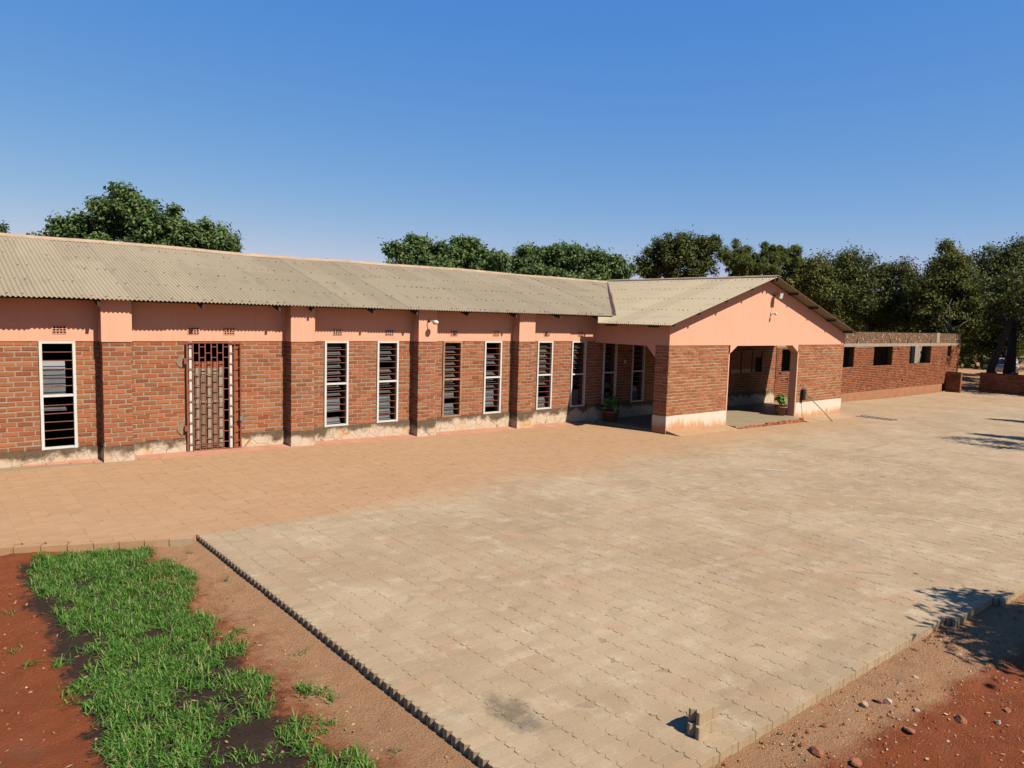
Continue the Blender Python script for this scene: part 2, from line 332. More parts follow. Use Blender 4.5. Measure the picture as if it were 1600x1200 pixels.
PF = [tuple(range(NP))] + [(NP + i, NP + (i + 1) % NP, (i + 1) % NP, i) for i in range(NP)] + [(2 * NP + i, 2 * NP + (i + 1) % NP, NP + (i + 1) % NP, NP + i) for i in range(NP)]
cells = []
for i in range(-16, 84):
    for j in range(-8, 130):
        x = 3.05 + i * PX; y = -13.94 + j * PY
        cx, cy = x + PX / 2, y + PY / 2
        if cy > -.44 or math.hypot(cx, cy + 16.44) > 21: continue
        if cx < 3.05 and cy < -6.27 + (3.05 - cx) * .4: continue
        if cx >= 3.05 and cy < kerb_y(cx): continue
        if 17.2 < cx and cy > -3.1: continue
        px = project(np.array([cx, cy, 0.0]))
        if px[2] < .5 or px[0] < -700 or px[0] > 2500 or px[1] > 1600: continue
        cells.append((x, y, px[0], px[1], px[2]))
cells = np.array(cells); rot = math.atan(.0165)
vis = (cells[:, 2] > 10) & (cells[:, 2] < 1590) & (cells[:, 3] < 1190)
order = np.argsort(np.where(vis, cells[:, 4], 1e6)); single = order[:300]; rest = order[300:]
paving = None
jz = rng.normal(0, .0013, len(cells)); jt = rng.normal(0, .009, (len(cells), 2)); jr = rng.normal(0, .004, len(cells))
def paver_verts(k):
    c = cells[k]; v = PV.copy(); ctr = np.array([PX / 2, PY / 2]); d = v[:, :2] - ctr
    v[:, 2] += d[:, 0] * jt[k, 0] + d[:, 1] * jt[k, 1] + jz[k]
    a = jr[k]; v[:, 0] = ctr[0] + d[:, 0] - d[:, 1] * a + c[0]; v[:, 1] = ctr[1] + d[:, 1] + d[:, 0] * a + c[1]; v[:, 2] += gz(v[:, 0]); return v
# bedding sand under the pavers is the paving body, the pavers are its pieces
b = MB()
def sheet(m, pts, z0): m.add([(x, y, gz(x) + z0) for x, y in pts], [tuple(range(len(pts)))])
ky = lambda x: kerb_y(x) + .09
sheet(b, [(3.12, -6.3), (3.12, ky(3)), (8.7, ky(8)), (9.9, ky(9.3)), (23, ky(22)), (23, -6.3)], -.005)
sheet(b, [(-.6, -6.27 + 3.65 * .4 + .1), (3.12, -6.2), (3.12, -.02), (-.6, -.02)], -.0032)
sheet(b, [(3.12, -6.3), (23, -6.3), (23, -3.02), (17.3, -3.02), (17.3, -.02), (3.12, -.02)], -.0036)
paving = tag(b.build('paving', mk_mortar('bedding_sand', (.42, .3, .19))), kind='structure')
pm = mesh('paver', PV, PF, M['paver'])
for k in single:
    o = obj('paver', pm, paving); o.location = (cells[k, 0], cells[k, 1], float(gz(cells[k, 0])) + jz[k]); o.rotation_euler = (jt[k, 1], rot - jt[k, 0], 0)
pr = obj('paver_field', repmesh('paver_field', np.array([paver_verts(k) for k in rest]), PF, M['paver']), paving); pr['kind'] = 'stuff'
b = MB()
def far(m, x0, x1, y0, y1, n=8):
    for i in range(n):
        a, c = x0 + (x1 - x0) * i / n, x0 + (x1 - x0) * (i + 1) / n; sheet(m, [(a, y0), (c, y0), (c, y1), (a, y1)], -.004 if x0 < 30 else -.004)
fx = 3.05
# far paving (single pavers cannot be told apart there)
cells_set = {(round((c[0] - 3.05) / PX), round((c[1] + 13.94) / PY)) for c in cells}
for i in range(-16, 198):
    x = 3.05 + i * PX; ys = []
    lo = kerb_y(x) if x >= 3.05 else -6.27 + (3.05 - x) * .4
    hi = -.44 if x < 17.2 else (-3.1 if x < 28.5 else -.02)
    run = None; y = lo
    for j in range(-40, 130):
        y = -13.94 + j * PY; cy = y + PY / 2
        ok = lo < cy < hi and (i, j) not in cells_set and math.hypot(x + PX / 2, cy + 16.44) > 20.8
        if ok and run is None: run = y
        if (not ok) and run is not None: sheet(b, [(x, run), (x + PX, run), (x + PX, y), (x, y)], -.003); run = None
    if run is not None: sheet(b, [(x, run), (x + PX, run), (x + PX, hi), (x, hi)], -.003)
tag(b.build('far_paving', M['paver'], paving), kind='stuff')

kd = Vector((-1, .4, 0)).normalized(); km = mesh('kerb_stone', boxv(-.145, .145, -.05, .05, -.15, .004), BF, M['paver'])
for k in range(11):
    p = Vector((3.0, -6.28, 0)) + kd * (.16 + k * .3) + Vector((-.02, -.02, 0)); o = obj('kerb_stone', km, paving); o.location = (p.x, p.y, float(gz(p.x)) + random.uniform(-.004, .004)); o.rotation_euler = (0, rot, math.atan2(kd.y, kd.x) + random.uniform(-.015, .015))
# ------------------------------------------------------------------ school building
B = empty('school_building', (0, 0, 0), 'long salmon and brick school building with grey corrugated roof and gabled porch', 'building')
ZB, ZT = .30, 2.405
PIL = [(3.05, 3.58), (6.93, 7.50), (10.41, 10.97), (13.88, 14.48)]
WIN = [(2.03, 2.64), (7.90, 8.54), (9.35, 9.98), (11.39, 12.03), (12.83, 13.47), (14.88, 15.52), (16.35, 17.0), (17.84, 18.5), (19.29, 19.95)]
GATE = (4.69, 5.86); CAS = (25.25, 27.6)
bricks = []     # (matrix cols: origin, u, n, len, height, depth, material key)
BLX, BLZ = .27, .0945
def panel(o, u, n, w, z0, z1, key, mort=.02, seed=0, ragged=False):
    "lay bricks on a wall face: o = (x,y) of lower left corner, u = along, n = outward"
    r = np.random.default_rng(seed + 11); rows = int(round((z1 - z0) / BLZ)); h = (z1 - z0) / rows
    for k in range(rows):
        s = -BLX * (.5 if k % 2 else 0) + r.uniform(-.025, .025)
        while s < w - .03:
            a = max(s + mort / 2, .004); b_ = min(s + BLX - mort / 2, w - .004); s += BLX
            if b_ - a < .05: continue
            bricks.append((o[0] + u[0] * (a + b_) / 2, o[1] + u[1] * (a + b_) / 2, z0 + h * (k + .5) + r.uniform(-.004, .004) + .006 * math.sin((o[0] + o[1]) * .9 + s * 1.7 + k), u, n, (b_ - a) + r.uniform(-.008, .004), h - mort + r.uniform(-.012, .006), key, r.integers(8), r.uniform(-.02, .02)))
segs = []; edges = sorted(WIN + [GATE])
x = -2.0
for a, c in edges: segs.append((x, a)); x = c
segs.append((x, 28.64))
walls = []
for i, (a, c) in enumerate(segs):
    b = MB()
    if c > CAS[1] and a < CAS[0]:
        b.box(a, CAS[0], .008, .23, ZB, ZT); b.box(CAS[1], c, .008, .23, ZB, ZT); b.box(CAS[0], CAS[1], .008, .23, ZB, 1.08); b.box(CAS[0], CAS[1], .008, .23, 2.04, ZT)
        for (p, q, r0, r1) in ((a, CAS[0], ZB, ZT), (CAS[1], c, ZB, ZT), (CAS[0], CAS[1], ZB, 1.08), (CAS[0], CAS[1], 2.04, ZT)): panel((p, 0.008), (1, 0), (0, -1), q - p, r0, r1, 'brick', .027, i + int(r0 * 9))
    else:
        b.box(a, c, .008, .23, ZB, ZT)
        # skip what a pilaster covers
        cuts = [p for p in PIL if p[0] > a and p[1] < c]; x = a
        for p in cuts: panel((x, .008), (1, 0), (0, -1), p[0] - x, ZB, ZT, 'brick', .027, i * 3); x = p[1]
        panel((x, .008), (1, 0), (0, -1), c - x, ZB, ZT, 'brick', .027, i * 3 + 1)
    walls.append(b.build('brick_wall', M['mortar'], B))
b = MB(); b.box(-2, 28.64, -.012, .23, ZT, 3.33); b.build('plaster_band', M['plaster'], B)
b = MB()
for a, c in ((-2, GATE[0]), (GATE[1], 28.64)):
    n = 12
    for i in range(n):
        p, q = a + (c - a) * i / n, a + (c - a) * (i + 1) / n; b.box(p, q, -.022 - .004 * random.random(), .23, gz(q) - .12, ZB - .003 * random.random())
    b.build('plinth', M['plinth'], B); b = MB()
for a, c in PIL:
    b = MB(); b.box(a + .008, c - .008, -.292, .01, ZB, ZT); pil = b.build('pilaster', M['mortar'], B)
    panel((a, -.292), (1, 0), (0, -1), c - a, ZB, ZT, 'brick', .027, int(a * 10)); panel((a + .008, 0), (0, -1), (-1, 0), .29, ZB, ZT, 'brick', .027, int(a * 10) + 1); panel((c - .008, -.29), (0, 1), (1, 0), .29, ZB, ZT, 'brick', .027, int(a * 10) + 2)
    b = MB(); b.box(a - .01, c + .01, -.315, -.0115, ZT, 3.235); b.build('plaster_cap', M['plaster'], pil)
    b = MB(); b.box(a - .012, c + .012, -.325, -.02, gz(a) - .12, ZB - .004); b.build('plinth_block', M['plinth'], pil)
# rear, end walls, floor, in a dark colour that stands in for room shade
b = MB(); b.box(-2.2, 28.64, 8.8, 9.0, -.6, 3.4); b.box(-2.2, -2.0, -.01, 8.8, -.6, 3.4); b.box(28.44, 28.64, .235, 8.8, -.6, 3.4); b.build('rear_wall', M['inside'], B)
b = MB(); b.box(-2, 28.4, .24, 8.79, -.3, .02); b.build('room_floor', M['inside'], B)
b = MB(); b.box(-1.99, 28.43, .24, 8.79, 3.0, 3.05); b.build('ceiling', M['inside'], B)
# apron
b = MB()
for i in range(40):
    p, q = 1.3 + i * .395, 1.3 + (i + 1) * .395; w = .43 * min(1, max(.06, (p - 1.3) / 2.6)) + random.uniform(-.012, .012)
    b.add([(p, -w, gz(p) + .006), (q, -w, gz(q) + .006), (q, -.0, gz(q) + .045), (p, 0, gz(p) + .045), (p, -w, gz(p) - .1), (q, -w, gz(q) - .1), (q, 0, gz(q) - .1), (p, 0, gz(p) - .1)], [(0, 1, 2, 3), (4, 7, 6, 5), (0, 4, 5, 1), (1, 5, 6, 2), (2, 6, 7, 3), (3, 7, 4, 0)])
b.build('apron', M['apron'], B)
# louvre windows
pane_m = {}
def lpane(w, y, z, tilt, par):
    k = round(w, 3)
    if k not in pane_m: pane_m[k] = mesh('louvre_pane', boxv(-w / 2, w / 2, -.003, .003, -.085, .085), BF, M['glass'])
    o = obj('louvre_pane', pane_m[k], par); o.rotation_euler = (tilt, random.uniform(-.02, .02), random.uniform(-.01, .01)); return o
rod = {}
def window(a, c, idx):
    w = c - a; fw = .052; mt = M['frame_rust'] if idx == 3 else M['frame']
    b = MB(); y0, y1 = -.03, .05; zt = 1.345 + (idx % 3) * .01
    b.box(a, a + fw, y0, y1, ZB - .005, ZT + .0); b.box(c - fw, c, y0, y1, ZB - .005, ZT); b.box(a + fw, c - fw, y0 + .002, y1, ZT - .045, ZT - .002); b.box(a + fw, c - fw, y0 + .002, y1, ZB, ZB + .04); b.box(a + fw, c - fw, y0 + .003, y1, zt - .022, zt + .022)
    wo = b.build('window', M['frame'], B)
    if idx in (3,):
        wo.data.materials[0] = mt
    key = round(w - 2 * fw, 3)
    if key not in rod: rod[key] = mesh('bar', boxv(-key / 2, key / 2, -.007, .007, -.007, .007), BF, M['iron'])
    r = random.Random(idx * 5 + 3)
    for z0, z1, low in ((zt + .022, ZT - .045, 0), (ZB + .04, zt - .022, 1)):
        n = 5
        for k in range(1, n + 1):
            o = obj('bar', rod[key], wo); o.location = ((a + c) / 2, .0, z0 + (z1 - z0) * k / (n + 1)); o.rotation_euler = (0, r.uniform(-.012, .012), 0)
        m = 6; h = (z1 - z0) / m
        for k in range(m):
            z = z0 + h * (k + .5)
            if idx == 0: 
                if low and k not in (4,): continue
                if (not low) and k > 3: continue
                tl = .12 + .08 * k if not low else 1.2
            else:
                if r.random() < .16: continue
                tl = (r.uniform(.95, 1.25) if (not low) else (r.uniform(.3, .6) if k < 4 else 1.2))
            o = lpane(key - .12, 0, 0, -tl, wo); o.location = ((a + c) / 2 - .05, .13, z)
    # reveal
    for p, q in ((a - .002, a + .02), (c - .02, c + .002)): b = MB(); b.box(p, q, .051, .24, ZB, ZT); b.build('reveal', M['iron'], wo)
for i, (a, c) in enumerate(WIN): window(a, c, i)
# casement window under the porch
b = MB(); a, c = CAS
for (p, q, r0, r1) in ((a, a + .05, 1.08, 2.04), (c - .05, c, 1.08, 2.04), (a + .05, c - .05, 1.08, 1.125), (a + .05, c - .05, 1.995, 2.04)): b.box(p, q, -.02, .05, r0, r1)
for x in (a + .8, a + 1.6): b.box(x - .02, x + .02, -.018, .05, 1.125, 1.995)
cw = b.build('casement_window', M['iron'], B)
for k in range(3):
    p, q = a + .05 + k * .77, min(c - .05, a + .78 + k * .8)
    b = MB(); b.box(p, q, .01, .016, 1.12, 2.0); g = b.build('pane', M['pane'], cw); 
# air vents
def vent(x, y, z, n=4, par=B):
    b = MB(); b.box(x - .115, x + .115, y - .003, y + .02, z - .07, z + .07); v = b.build('air_vent', M['dark'], par)  # dark backing plate painted as the shade inside the slots
    b = MB()
    for k in range(n + 1): xx = x - .115 + .23 * k / n; b.box(xx - .006, xx + .006, y - .012, y - .0035, z - .07, z + .07)
    for k in range(4): zz = z - .07 + .14 * k / 3; b.box(x - .115, x + .115, y - .0118, y - .0037, zz - .006, zz + .006)
    b.build('grid', M['plaster'], v)
for x in (2.38, 4.86, 5.62, 8.24, 9.7, 11.75, 13.24, 15.24, 16.72): vent(x, -.012, 2.625)
# security gate and door
ga, gc = GATE
b = MB(); yg0, yg1 = -.075, -.045
b.box(ga, ga + .03, yg0, yg1, -.01, 2.39); b.box(gc - .03, gc, yg0, yg1, -.03, 2.39); b.box(ga + .03, gc - .03, yg0, yg1, 2.36, 2.39); b.box(ga + .03, gc - .03, yg0, yg1, -.02, .015)
gate = b.build('security_gate', M['iron'], B); gate['label'] = 'red oxide iron bar gate in front of door'
xs = [ga + .015 + (gc - ga - .03) * k / 9 for k in range(10)]
vb = mesh('bar', boxv(-.011, .011, -.008, .008, -1.17, 1.17), BF, M['iron'])
for x in xs[1:-1]: obj('bar', vb, gate, (x, -.06, 1.19))
cw_ = xs[1] - xs[0] - .022; cb_ = mesh('crossbar', boxv(-cw_ / 2, cw_ / 2, -.006, .006, -.008, .008), BF, M['iron'])
for k in range(9):
    z = .17 + (k % 2) * .1
    while z < 2.3: obj('crossbar', cb_, gate, ((xs[k] + xs[k + 1]) / 2, -.06, z)); z += .235
for z in (.52, 1.98):
    b = MB(); b.box(ga - .05, ga - .002, -.08, -.02, z - .06, z + .06); b.build('hinge', M['iron'], gate)
    b = MB(); b.prism([(ga - .05, z - .13), (ga - .05, z + .12), (ga - .1, z + .13), (ga - .16, z + .06), (ga - .19, z - .02), (ga - .15, z - .1), (ga - .1, z - .14)][::-1], 'y', -.014, -.004); b.build('hinge_patch', M['patch'], gate)
b = MB(); b.box(gc - .045, gc + .02, -.115, -.076, .62, .72); b.tube([(gc - .02, -.095, .72), (gc - .02, -.095, .75), (gc + .005, -.095, .75), (gc + .005, -.095, .72)], .006, 6); b.build('padlock', M['metal'], gate)
b = MB(); b.box(ga + .07, ga + .13, -.03, .05, -.02, ZT - .01); b.box(gc - .24, gc - .19, -.03, .05, -.02, ZT - .01); door = b.build('door', M['frame'], B)
b = MB(); b.box(ga + .14, gc - .32, .13, .16, .02, 1.95); b.build('door_leaf', M['doorwood'], door)
for i in range(6):
    b = MB(); p = ga + .15 + i * .115; b.box(p, p + .107, .112, .129, .12, 1.66); b.build('plank', M['doorpale'] if i % 2 else M['doorwood'], door)
for p, q in ((1.67, 1.82), (1.02, 1.1)): b = MB(); b.box(ga + .142, gc - .322, .1, .111, p, q); b.build('rail', M['doorpale'], door)
b = MB(); b.box(ga + .142, gc - .322, .095, .125, 1.83, 1.94); b.build('top_rail', M['doorred'], door)
for p, q in ((ga + .002, ga + .069), (gc - .185, gc - .002)): b = MB(); b.box(p, q, -.0, .23, -.05, ZT); b.build('jamb', M['brick'], door)
b = MB(); b.box(ga, gc, -.15, .4, -.12, -.012); b.build('door_step', M['apron'], door)

# ------------------------------------------------------------------ porch
YP = -3.0; xL, xR = 17.42, 28.42; oL, oR = 20.57, 24.88; zo = 2.385
SL = .303; XRG, ZRG = 22.5, 4.70
def porch_z(x): return ZRG - SL * abs(x - XRG)
def wallpiece(x0, x1, y0, y1, faces, seed):
    b = MB(); b.box(x0 + .008, x1 - .008, y0 + .008, y1 - .008, ZB - .02, ZT); w = b.build('porch_wall', M['mortar_new'], B)
    if 'f' in faces: panel((x0 + .0, y0 + .008), (1, 0), (0, -1), x1 - x0, ZB - .02, ZT, 'brick_new', .023, seed)
    if 'l' in faces: panel((x0 + .008, y1), (0, -1), (-1, 0), y1 - y0, ZB - .02, ZT, 'brick_new', .023, seed + 1)
    if 'r' in faces: panel((x1 - .008, y0), (0, 1), (1, 0), y1 - y0, ZB - .02, ZT, 'brick_new', .023, seed + 2)
    b = MB(); b.box(x0 - .012, x1 + .012, y0 - .014, y1 + .012, gz(x1) - .12, ZB - .018); b.build('plinth_band', M['plinth2'], w); return w
wallpiece(xL, oL - .06, YP, YP + .27, 'f', 50); wallpiece(oR + .06, xR, YP, YP + .27, 'f', 60)
for (x0, x1, f, sd) in ((xL, xL + .27, 'l', 70),):
    b = MB(); b.box(x0 + .008, x1 - .008, YP + .262, YP + .5, ZB - .02, ZT); w = b.build('porch_pillar', M['mortar_new'], B)
    if f == 'l': panel((x0 + .008, YP + .5), (0, -1), (-1, 0), .5, ZB - .02, ZT, 'brick_new', .023, sd)
    else: panel((x1 - .008, YP), (0, 1), (1, 0), .5, ZB - .02, ZT, 'brick_new', .023, sd)
    b = MB(); b.box(x0 - .012, x1 + .012, YP + .283, YP + .51, gz(x1) - .12, ZB - .018); b.build('plinth_band', M['plinth2'], w)
# plastered reveals of the front opening
for p, q in ((oL - .058, oL), (oR, oR + .058)): b = MB(); b.box(p, q, YP - .004, YP + .272, gz(p) - .1, 2.13); b.build('opening_jamb', M['plaster'], B)
G = [(xL, ZT), (oL - .06, ZT), (oL - .06, 2.14), (oL + .0, 2.14), (oL + .4, zo), (oR - .42, zo), (oR, 2.13), (oR + .06, 2.13), (oR + .06, ZT), (xR, ZT), (xR, porch_z(xR) - .07), (XRG, ZRG - .07), (xL, porch_z(xL) - .07)]
b = MB()
def slab(m, pts): m.prism(pts, 'y', YP - .014, YP + .27)
slab(b, [(xL - .012, ZT), (oL + .4, ZT), (oL + .4, porch_z(oL + .4) - .07), (xL - .012, porch_z(xL) - .07)])
slab(b, [(oL + .4, zo), (oR - .42, zo), (oR - .42, porch_z(oR - .42) - .07), (XRG, ZRG - .07), (oL + .4, porch_z(oL + .4) - .07)])
slab(b, [(oR - .42, ZT), (xR + .012, ZT), (xR + .012, porch_z(xR) - .07), (oR - .42, porch_z(oR - .42) - .07)])
slab(b, [(oL + .0, 2.14), (oL + .4, zo), (oL + .4, ZT), (oL + .0, ZT)]); slab(b, [(oR - .42, zo), (oR, 2.13), (oR, ZT), (oR - .42, ZT)])
b.build('gable', M['plaster'], B)
for x0, x1 in ((xL - .012, xL + .27), (xR - .27, xR + .012)):
    zt = porch_z(x0 if x0 < 20 else x1) - .07
    b = MB(); b.prism([(YP + .271, ZT), (YP + .5, ZT), (YP + .5, 2.02), (YP + .84, 2.36), (-.013, 2.36), (-.013, zt), (YP + .271, zt)] if x0 < 20 else [(YP + .271, 2.36), (-.013, 2.36), (-.013, zt), (YP + .271, zt)], 'x', x0, x1); b.build('side_beam', M['plaster'], B)
b = MB(); b.prism([(17.5, -.20), (28.38, -.20), (28.38, -.7), (17.5, -.7)], 'y', -2.99, -.0)
b.box(oL + .02, oR - .02, -3.36, -2.985, -.6, -.205); b.build('porch_floor', M['floor'], B)
b = MB()
r = random.Random(4)
for i in range(17): x = oL + .05 + i * .25; b.box(x, x + .23, -3.42 + r.uniform(-.02, .01), -3.362, gz(x) - .12, -.21 + r.uniform(-.05, 0))
b.build('broken_step_edge', M['brick'], B)
b = MB()
def ramp(m, x0, x1, y0, y1, h):
    m.add([(x0, y0, gz(x0) + .004), (x1, y0, gz(x1) + .004), (x1, y1, gz(x1) + h), (x0, y1, gz(x0) + h), (x0, y0, gz(x0) - .1), (x1, y0, gz(x1) - .1), (x1, y1, gz(x1) - .1), (x0, y1, gz(x0) - .1)], [(0, 1, 2, 3), (4, 7, 6, 5), (0, 4, 5, 1), (1, 5, 6, 2), (2, 6, 7, 3), (3, 7, 4, 0)])
for p, q in ((xL + .02, oL - .02), (oR + .1, xR + .3)): b = MB(); ramp(b, p, q, YP - .55, YP - .01, .1); b.build('porch_apron', M['paver'], B)

# ------------------------------------------------------------------ roofs
roofm = M['roof']; YE, ZE = -.55, 3.245; YR, ZR = 4.2, 4.655; PITCH = .08
MS = (ZR - ZE) / (YR - YE)
def main_z(y): return ZE + MS * (y - YE)
def sag(x): return .018 * math.sin(x * .55) + .012 * math.sin(x * 1.3 + 1)
b = MB()
for y in (-.2, .9, 2.0, 3.1, 4.0): b.box(-2, 28.6, y - .03, y + .03, main_z(y) - .14, main_z(y) - .045)
roof = b.build('roof', M['timber'], B)
def ycut(x):      # main roof starts at the valley where the porch roof runs into it
    v0 = XRG - (ZRG - ZE) / SL
    if x < v0: return YE
    d = (x - v0) if x <= XRG else max(0.0, (2 * XRG - v0) - x)
    return YE + d * SL / MS
def strip(x0, x1, fs, fe, zf, lift, nx=None):
    n = nx or max(2, int(round((x1 - x0) / PITCH * 8))); V = []; ny = 5
    for i in range(n + 1):
        x = x0 + (x1 - x0) * i / n; c = .0135 * math.cos(2 * math.pi * x / PITCH)
        for j in range(ny + 1):
            ys, ye = fs(x), fe(x); y = ys + (ye - ys) * j / ny; V.append((x, y, zf(x, y) + c + lift))
    Fc = [(i * (ny + 1) + j, (i + 1) * (ny + 1) + j, (i + 1) * (ny + 1) + j + 1, i * (ny + 1) + j + 1) for i in range(n) for j in range(ny)]
    return V, Fc
def thick(V, Fc, t=.006):
    n = len(V); V2 = list(V) + [(x, y, z - t) for x, y, z in V]; cnt = set()
    for f in Fc:
        for k in range(4): cnt.add((f[k], f[(k + 1) % 4]))
    F2 = list(Fc) + [tuple(i + n for i in f[::-1]) for f in Fc]
    for (p, q) in cnt:
        if (q, p) not in cnt: m = len(V2); V2 += [V2[p], V2[p + n], V2[q + n], V2[q]]; F2.append((m, m + 1, m + 2, m + 3))
    return V2, F2
ymid = YE + (YR - YE) * .62; rr = random.Random(3); bolts = []
x = -2.0; cw_s = PITCH * 10; i = 0
while x < 29.0:
    x1 = x + cw_s + .03
    zf = lambda X, Y: main_z(Y) + sag(X) * (Y - YE) / (YR - YE)
    dl = rr.uniform(-.008, .008); dx = rr.uniform(-.012, .012)
    if ycut(x) < ymid - .1 or x > 27:
        V, Fc = strip(x, min(x1, 29.1), lambda X: min(ycut(X) + dx * (ycut(X) == YE), ymid), lambda X: ymid + .08, zf, .003 * (i % 2) + dl * .3)
        V, Fc = thick(V, Fc); obj('roof_sheet', mesh('roof_sheet', V, Fc, roofm, True), roof)
    V, Fc = strip(x, min(x1, 29.1), lambda X: max(ymid - .06 + dx, ycut(X)), lambda X: max(YR, ycut(X) + .01), zf, .005 + .003 * (i % 2) + dl * .4)
    V, Fc = thick(V, Fc); obj('roof_sheet', mesh('roof_sheet', V, Fc, roofm, True), roof)
    for yb in (YE + .12, .55, 1.6, 2.55, 3.6):
        for q in (1, 4, 7, 9):
            xb = x + PITCH * q
            xb = round(xb / PITCH) * PITCH
            if rr.random() < .7 and yb > ycut(xb) + .1: bolts.append((xb, yb + rr.uniform(-.03, .03), zf(xb, yb) + .014))
    x += cw_s; i += 1
V, Fc = strip(-2, 29.1, lambda X: YR, lambda X: 9.5, lambda X, Y: ZR - MS * (Y - YR) + sag(X) * .5, 0, 900); V, Fc = thick(V, Fc)
obj('rear_roof_slope', mesh('rear_roof_slope', V, Fc, roofm, True), roof)
# porch roof, running along y
v0 = XRG - (ZRG - ZE) / SL
YF = YP - .42
def xcut(y, x0): 
    if y < YE - .02: return x0
    return max(x0, v0 + (y - YE) * MS / SL)
for side in (-1, 1):
    y = YF; i = 0; eave = XRG - (5.6 if side < 0 else 6.1)
    while y < YR + .05:
        y1 = min(y + cw_s + .03, YR + .1); dl = rr.uniform(-.006, .006); dx = rr.uniform(-.012, .012)
        n = max(2, int((y1 - y) / PITCH * 8)); V = []; ny = 5
        for a in range(n + 1):
            yy = y + (y1 - y) * a / n; c = .0135 * math.cos(2 * math.pi * yy / PITCH); xs_ = min(xcut(yy, eave + dx), XRG - .02)
            for j in range(ny + 1):
                xx = xs_ + (XRG - xs_) * j / ny; V.append((xx if side < 0 else 2 * XRG - xx, yy, porch_z(xx) + c + .004 * (i % 2) + dl * .4))
        Fc = [(a * (ny + 1) + j, a * (ny + 1) + j + 1, (a + 1) * (ny + 1) + j + 1, (a + 1) * (ny + 1) + j) for a in range(n) for j in range(ny)]
        if side > 0: Fc = [f[::-1] for f in Fc]
        V, Fc = thick(V, Fc); obj('roof_sheet', mesh('roof_sheet', V, Fc, roofm, True), roof)
        if side < 0:
            for xb in (eave + .12, eave + 1.5, eave + 2.8, eave + 4.1, eave + 5.2):
                for q in (1, 4, 7, 9):
                    yb = round((y + PITCH * q) / PITCH) * PITCH
                    if rr.random() < .8 and xb > xcut(yb, eave) + .05 and yb < YR: bolts.append((xb + rr.uniform(-.03, .03), yb, porch_z(xb) + .014))
        y += cw_s; i += 1
bb = np.array(boxv(-.013, .013, -.013, .013, -.012, .014)); bo = obj('roof_bolts', repmesh('roof_bolts', np.array([bb + np.array(p) for p in bolts]), BF, M['bolt']), roof); bo['kind'] = 'stuff'
# ridge caps
def cap(p0, p1, w=.13, h=.04):
    P0, P1 = Vector(p0), Vector(p1); d = (P1 - P0).normalized(); s = d.cross(Vector((0, 0, 1))); V = []; n = 8
    for p in (P0, P1):
        for k in range(n + 1): a = math.pi * k / n; V.append(p + s * w * math.cos(a) + Vector((0, 0, -.035 + (h + .035) * math.sin(a))))
    Fc = [(k, k + 1, n + 2 + k, n + 1 + k) for k in range(n)]; V2 = [v - Vector((0, 0, .014)) for v in V]; N = len(V)
    return V + V2, Fc + [tuple(i + N for i in f[::-1]) for f in Fc] + [tuple(range(n, -1, -1)) + tuple(N + k for k in range(n + 1)), tuple(n + 1 + k for k in range(n + 1)) + tuple(N + n + 1 + k for k in range(n, -1, -1))] + [(0, n + 1, N + n + 1, N), (n, N + n, N + 2 * n + 1, 2 * n + 1)]
x = -2.0
while x < 29:
    l = 1.2; V, Fc = cap((x, YR, ZR + sag(x) + .02 + rr.uniform(-.006, .006)), (x + l + .04, YR, ZR + sag(x + l) + .02 + rr.uniform(-.006, .006))); obj('ridge_cap', mesh('ridge_cap', V, Fc, M['ridge'], False), roof); x += l
y = YF
while y < YR:
    l = 1.25; V, Fc = cap((XRG, y, ZRG + .015 + rr.uniform(-.006, .006)), (XRG, min(y + l + .04, YR), ZRG + .015 + rr.uniform(-.006, .006))); obj('ridge_cap', mesh('ridge_cap', V, Fc, M['ridge'], False), roof); y += l
# rafter feet and purlin ends
for x in (-.6, 1.3, 2.95, 4.9, 6.55, 7.35, 8.95, 10.2, 11.85, 13.55, 15.3, 17.0):
    b = MB(); y0, y1 = -.5, .3; b.add([(x + dx, yy, main_z(yy) - .05 - q) for yy in (y0, y1) for q in (.11, 0) for dx in (0, .055)], [(0, 1, 3, 2), (4, 6, 7, 5), (0, 4, 5, 1), (2, 3, 7, 6), (0, 2, 6, 4), (1, 5, 7, 3)]); b.build('rafter_end', M['timber'], roof)
for s in (-1, 1):
    for k, dx in enumerate((.12, 1.35, 2.75, 4.15, 5.35) if s < 0 else (.12, 1.5, 2.95, 4.35, 5.75)):
        x = XRG + s * dx; b = MB(); yb = -.6; b.box(x - .04, x + .04, YF + .03, yb, porch_z(x) - .1 , porch_z(x) - .034); b.build('purlin', M['timber'], roof)
for y in (-2.58, -.91): b = MB(); b.box(16.95, 17.38, y - .04, y + .04, 2.93, 3.0); b.build('rafter_end', M['timber'], roof)
b = MB(); b.box(16.86, 17.42, -.62, -.58, 3.0, 3.2); b.build('flashing', M['cream'], roof)
V, Fc = [], []
b = MB(); p0 = Vector((v0 - .02, YE, ZE + .02)); p1 = Vector((XRG - .05, YR - .08, ZR + .03)); s_ = Vector((.05, -.05, 0)); b.add([p0 + s_, p0 - s_, p1 - s_, p1 + s_, p0 + s_ - Vector((0, 0, .02)), p0 - s_ - Vector((0, 0, .02)), p1 - s_ - Vector((0, 0, .02)), p1 + s_ - Vector((0, 0, .02))], BF); b.build('valley_gutter', M['timber'], roof)

